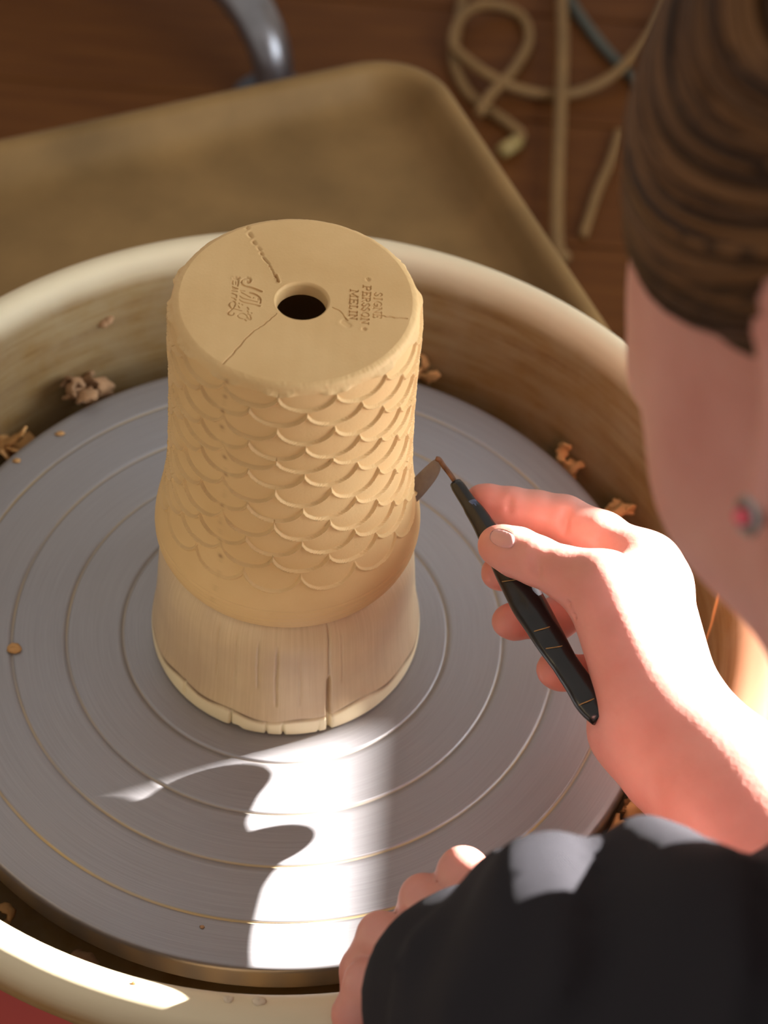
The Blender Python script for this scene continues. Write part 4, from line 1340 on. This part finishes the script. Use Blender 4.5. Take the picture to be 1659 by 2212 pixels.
# ------------------------------------------------------------------ clay shavings
def shaving(base, length, width, curl, ang, tilt, mat, label, group, thick=0.0012, seed=0, name='clay_shaving'):
    g = np.random.default_rng(seed)
    n = 26
    s = np.linspace(0, 1, n)
    th = curl * s
    x = np.cumsum(np.cos(th)) * length / n; z = np.cumsum(np.sin(th)) * length / n
    x -= x.mean(); z -= z.min()
    y = 0.18 * width * np.sin(s * 5 + seed)
    wd = width * (0.6 + 0.4 * np.sin(np.pi * np.clip(s * 0.9 + 0.08, 0, 1))) * (1 + 0.15 * np.sin(s * 23 + seed))
    V = []
    for off, up_ in ((-.5, 0), (-.15, .15), (.15, .15), (.5, 0)):
        for sgn in (0, 1):
            V.append(np.stack([x - np.sin(th) * (thick * sgn + up_ * thick), y + off * wd + g.normal(0, width * .04, n), z + np.cos(th) * (thick * sgn + up_ * thick)], -1))
    V = np.array(V)                   # 8 x n
    lower = [0, 2, 4, 6]; upper = [1, 3, 5, 7]
    F = []
    I = lambda k, i: k * n + i
    for i in range(n - 1):
        for a, b in zip(lower[:-1], lower[1:]): F.append((I(a, i), I(b, i), I(b, i + 1), I(a, i + 1)))
        for a, b in zip(upper[:-1], upper[1:]): F.append((I(a, i), I(a, i + 1), I(b, i + 1), I(b, i)))
        F.append((I(0, i), I(0, i + 1), I(1, i + 1), I(1, i))); F.append((I(6, i), I(7, i), I(7, i + 1), I(6, i + 1)))
    for i in (0, n - 1):
        F.append(tuple([I(k, i) for k in lower] + [I(k, i) for k in upper[::-1]]))
    V = V.reshape(-1, 3)
    ct, st_ = math.cos(tilt), math.sin(tilt)
    V = V @ np.array([[1, 0, 0], [0, ct, st_], [0, -st_, ct]])
    V[:, 2] -= V[:, 2].min()
    c, s_ = math.cos(ang), math.sin(ang)
    V = V @ np.array([[c, s_, 0], [-s_, c, 0], [0, 0, 1]]) + np.asarray(base)
    return tag(mesh_obj(name, V, F, mat, None), label, 'clay shaving', group)

def pan_floor(r):
    return float(np.interp(r, [0.16, 0.172, 0.180, 0.184, 0.1865, 0.1885], [-0.0475, -0.0455, -0.039, -0.029, -0.014, 0.001]))
g3 = np.random.default_rng(11)
k = 0
LAB_P = 'thin curled clay shaving lying in the gap between wheel head and pan'
for i in range(64):
    an = i / 64 * 2 * math.pi + g3.uniform(-.05, .05)
    if -0.95 < an - 2 * math.pi < -0.55: pass
    r_ = g3.uniform(0.169, 0.176)
    z_ = -0.0445 + g3.uniform(0, 0.012)
    shaving((r_ * math.cos(an), r_ * math.sin(an), z_), g3.uniform(.014, .03), g3.uniform(.004, .008), g3.uniform(1.5, 5.5), an + math.pi / 2 + g3.uniform(-.5, .5), g3.uniform(-.5, .5),
            M_trim if g3.uniform() < 0.5 else M_brown, LAB_P, 'shavings in the pan gap', seed=i)
# larger curls that rise beside the wheel head
def pile(px, py, z, n, spread, mat, label, group, size, wid, seed, zup=0.01, curl=(2.0, 6.0)):
    g = np.random.default_rng(seed)
    c = PZ(px, py, z)
    for i in range(n):
        p_ = c + np.array([g.normal(0, spread), g.normal(0, spread), g.uniform(-zup, zup)])
        rr_ = np.hypot(p_[0], p_[1]); p_[:2] *= np.clip(rr_, 0.1715, 0.180) / rr_
        shaving(p_, g.uniform(*size), g.uniform(*wid), g.uniform(*curl), g.uniform(0, 6.28), g.uniform(-.8, .8), mat, label, group, 0.0014, seed * 31 + i)
pile(185, 872, -0.012, 9, 0.008, M_brown, 'brown curled shaving heaped against the pan wall', 'brown heap by the pan wall', (.018, .034), (.006, .011), 3, 0.012)
pile(30, 985, -0.02, 3, 0.006, M_trim, 'flat orange shaving strip beside the wheel head edge', 'orange strips by the wheel edge', (.03, .045), (.006, .009), 4, 0.004, (0.6, 1.2))
pile(905, 800, -0.015, 4, 0.005, M_trim, 'orange shaving standing behind the pot against the pan', 'shavings behind the pot', (.016, .026), (.004, .007), 5, 0.008)
pile(1250, 1012, -0.02, 4, 0.006, M_trim, 'small orange shaving in the pan behind the hand', 'shavings behind the hand', (.012, .022), (.004, .007), 6, 0.006)
pile(1335, 1112, -0.018, 6, 0.006, M_trim, 'small orange shaving in the pan behind the hand', 'shavings behind the hand', (.012, .024), (.004, .008), 7, 0.007)
pile(1392, 1745, -0.014, 14, 0.010, M_trim, 'fat pale orange clay curl heaped beside the forearm', 'fat curls by the forearm', (.020, .034), (.009, .014), 8, 0.014, (2.5, 5.5))

def crumb(pos, r, mat, label, seed, name='clay_crumb'):
    g = np.random.default_rng(seed)
    v, f = lathe([(0.0001, 0), (0.8, 0.05), (1.0, 0.35), (0.75, 0.7), (0.35, 0.92), (0.0001, 1.0)], 10)
    v = v * r * (1 + g.normal(0, .12, (len(v), 1))) * np.array([1.2, 0.9, 0.6])
    return tag(mesh_obj(name, v + np.asarray(pos), f, mat, None), label, 'clay crumb')
crumb(PZ(30, 1403, 0.0001), 0.0030, M_trim, 'round orange clay crumb sitting on a wheel groove', 1)
crumb(PZ(130, 938, 0.0001), 0.0019, M_trim, 'tiny orange crumb near the far edge of the wheel head', 2)
crumb(PZ(36, 996, 0.0001), 0.0016, M_trim, 'specks of orange clay close to the brown heap', 3)
crumb(PZ(437, 2003, 0.0001), 0.0009, M_brown, 'dark clay speck at the edge of the sunlit patch', 4)
# a flake on the far wall of the pan, flakes on the near rim, a strand on the right wall
def on_pan_wall(px, py):
    v = CD + CR * ((px - W / 2) / FPX) - CU * ((py - H / 2) / FPX)
    for t in np.linspace(0.6, 1.0, 4001):
        q = CAM + v * t
        if np.hypot(q[0], q[1]) > np.interp(q[2], [-.04, -.015, 0, .015, .033, .039], [.180, .1865, .1885, .190, .1925, .1935]) and q[2] < 0.045:
            return q - v / np.linalg.norm(v) * 0.0008
    return q
q = on_pan_wall(229, 695)
vv, ff = tube(smooth_path([on_pan_wall(214, 705), q, on_pan_wall(245, 684)], 10), [.0008, .0018, .0026, .003, .0026, .0028, .003, .0026, .0016, .0008], 8, flat=0.6)
tag(mesh_obj('clay_flake', vv, ff, M_brown, None), 'small brown clay flake stuck on the far pan wall', 'clay flake')
q0 = [on_pan_wall(*a) for a in ((1573, 1218), (1558, 1270), (1545, 1315), (1535, 1355), (1518, 1400))]
vv, ff = tube(smooth_path(q0, 24), np.interp(np.linspace(0, 1, 24), [0, .5, 1], [.0010, .0009, .0004]), 8)
tag(mesh_obj('clay_strand', vv, ff, M_trim, None), 'thin straight orange clay strand leaning on the pan wall', 'clay strand')
for i, (a, b, r_) in enumerate(((493, 2160, .0022), (560, 2163, .0026), (290, 2124, .0012), (352, 2165, .0010))):
    crumb(PZ(a, b, 0.0500), r_ * 0.8, M_slip if i < 2 else M_trim, ['pale dried slip flake on the near pan rim, narrow', 'pale dried slip flake on the near pan rim, wide', 'small clay dot on the near pan rim above the gap', 'tiny clay dot low on the near pan rim'][i], 20 + i, 'slip_flake')
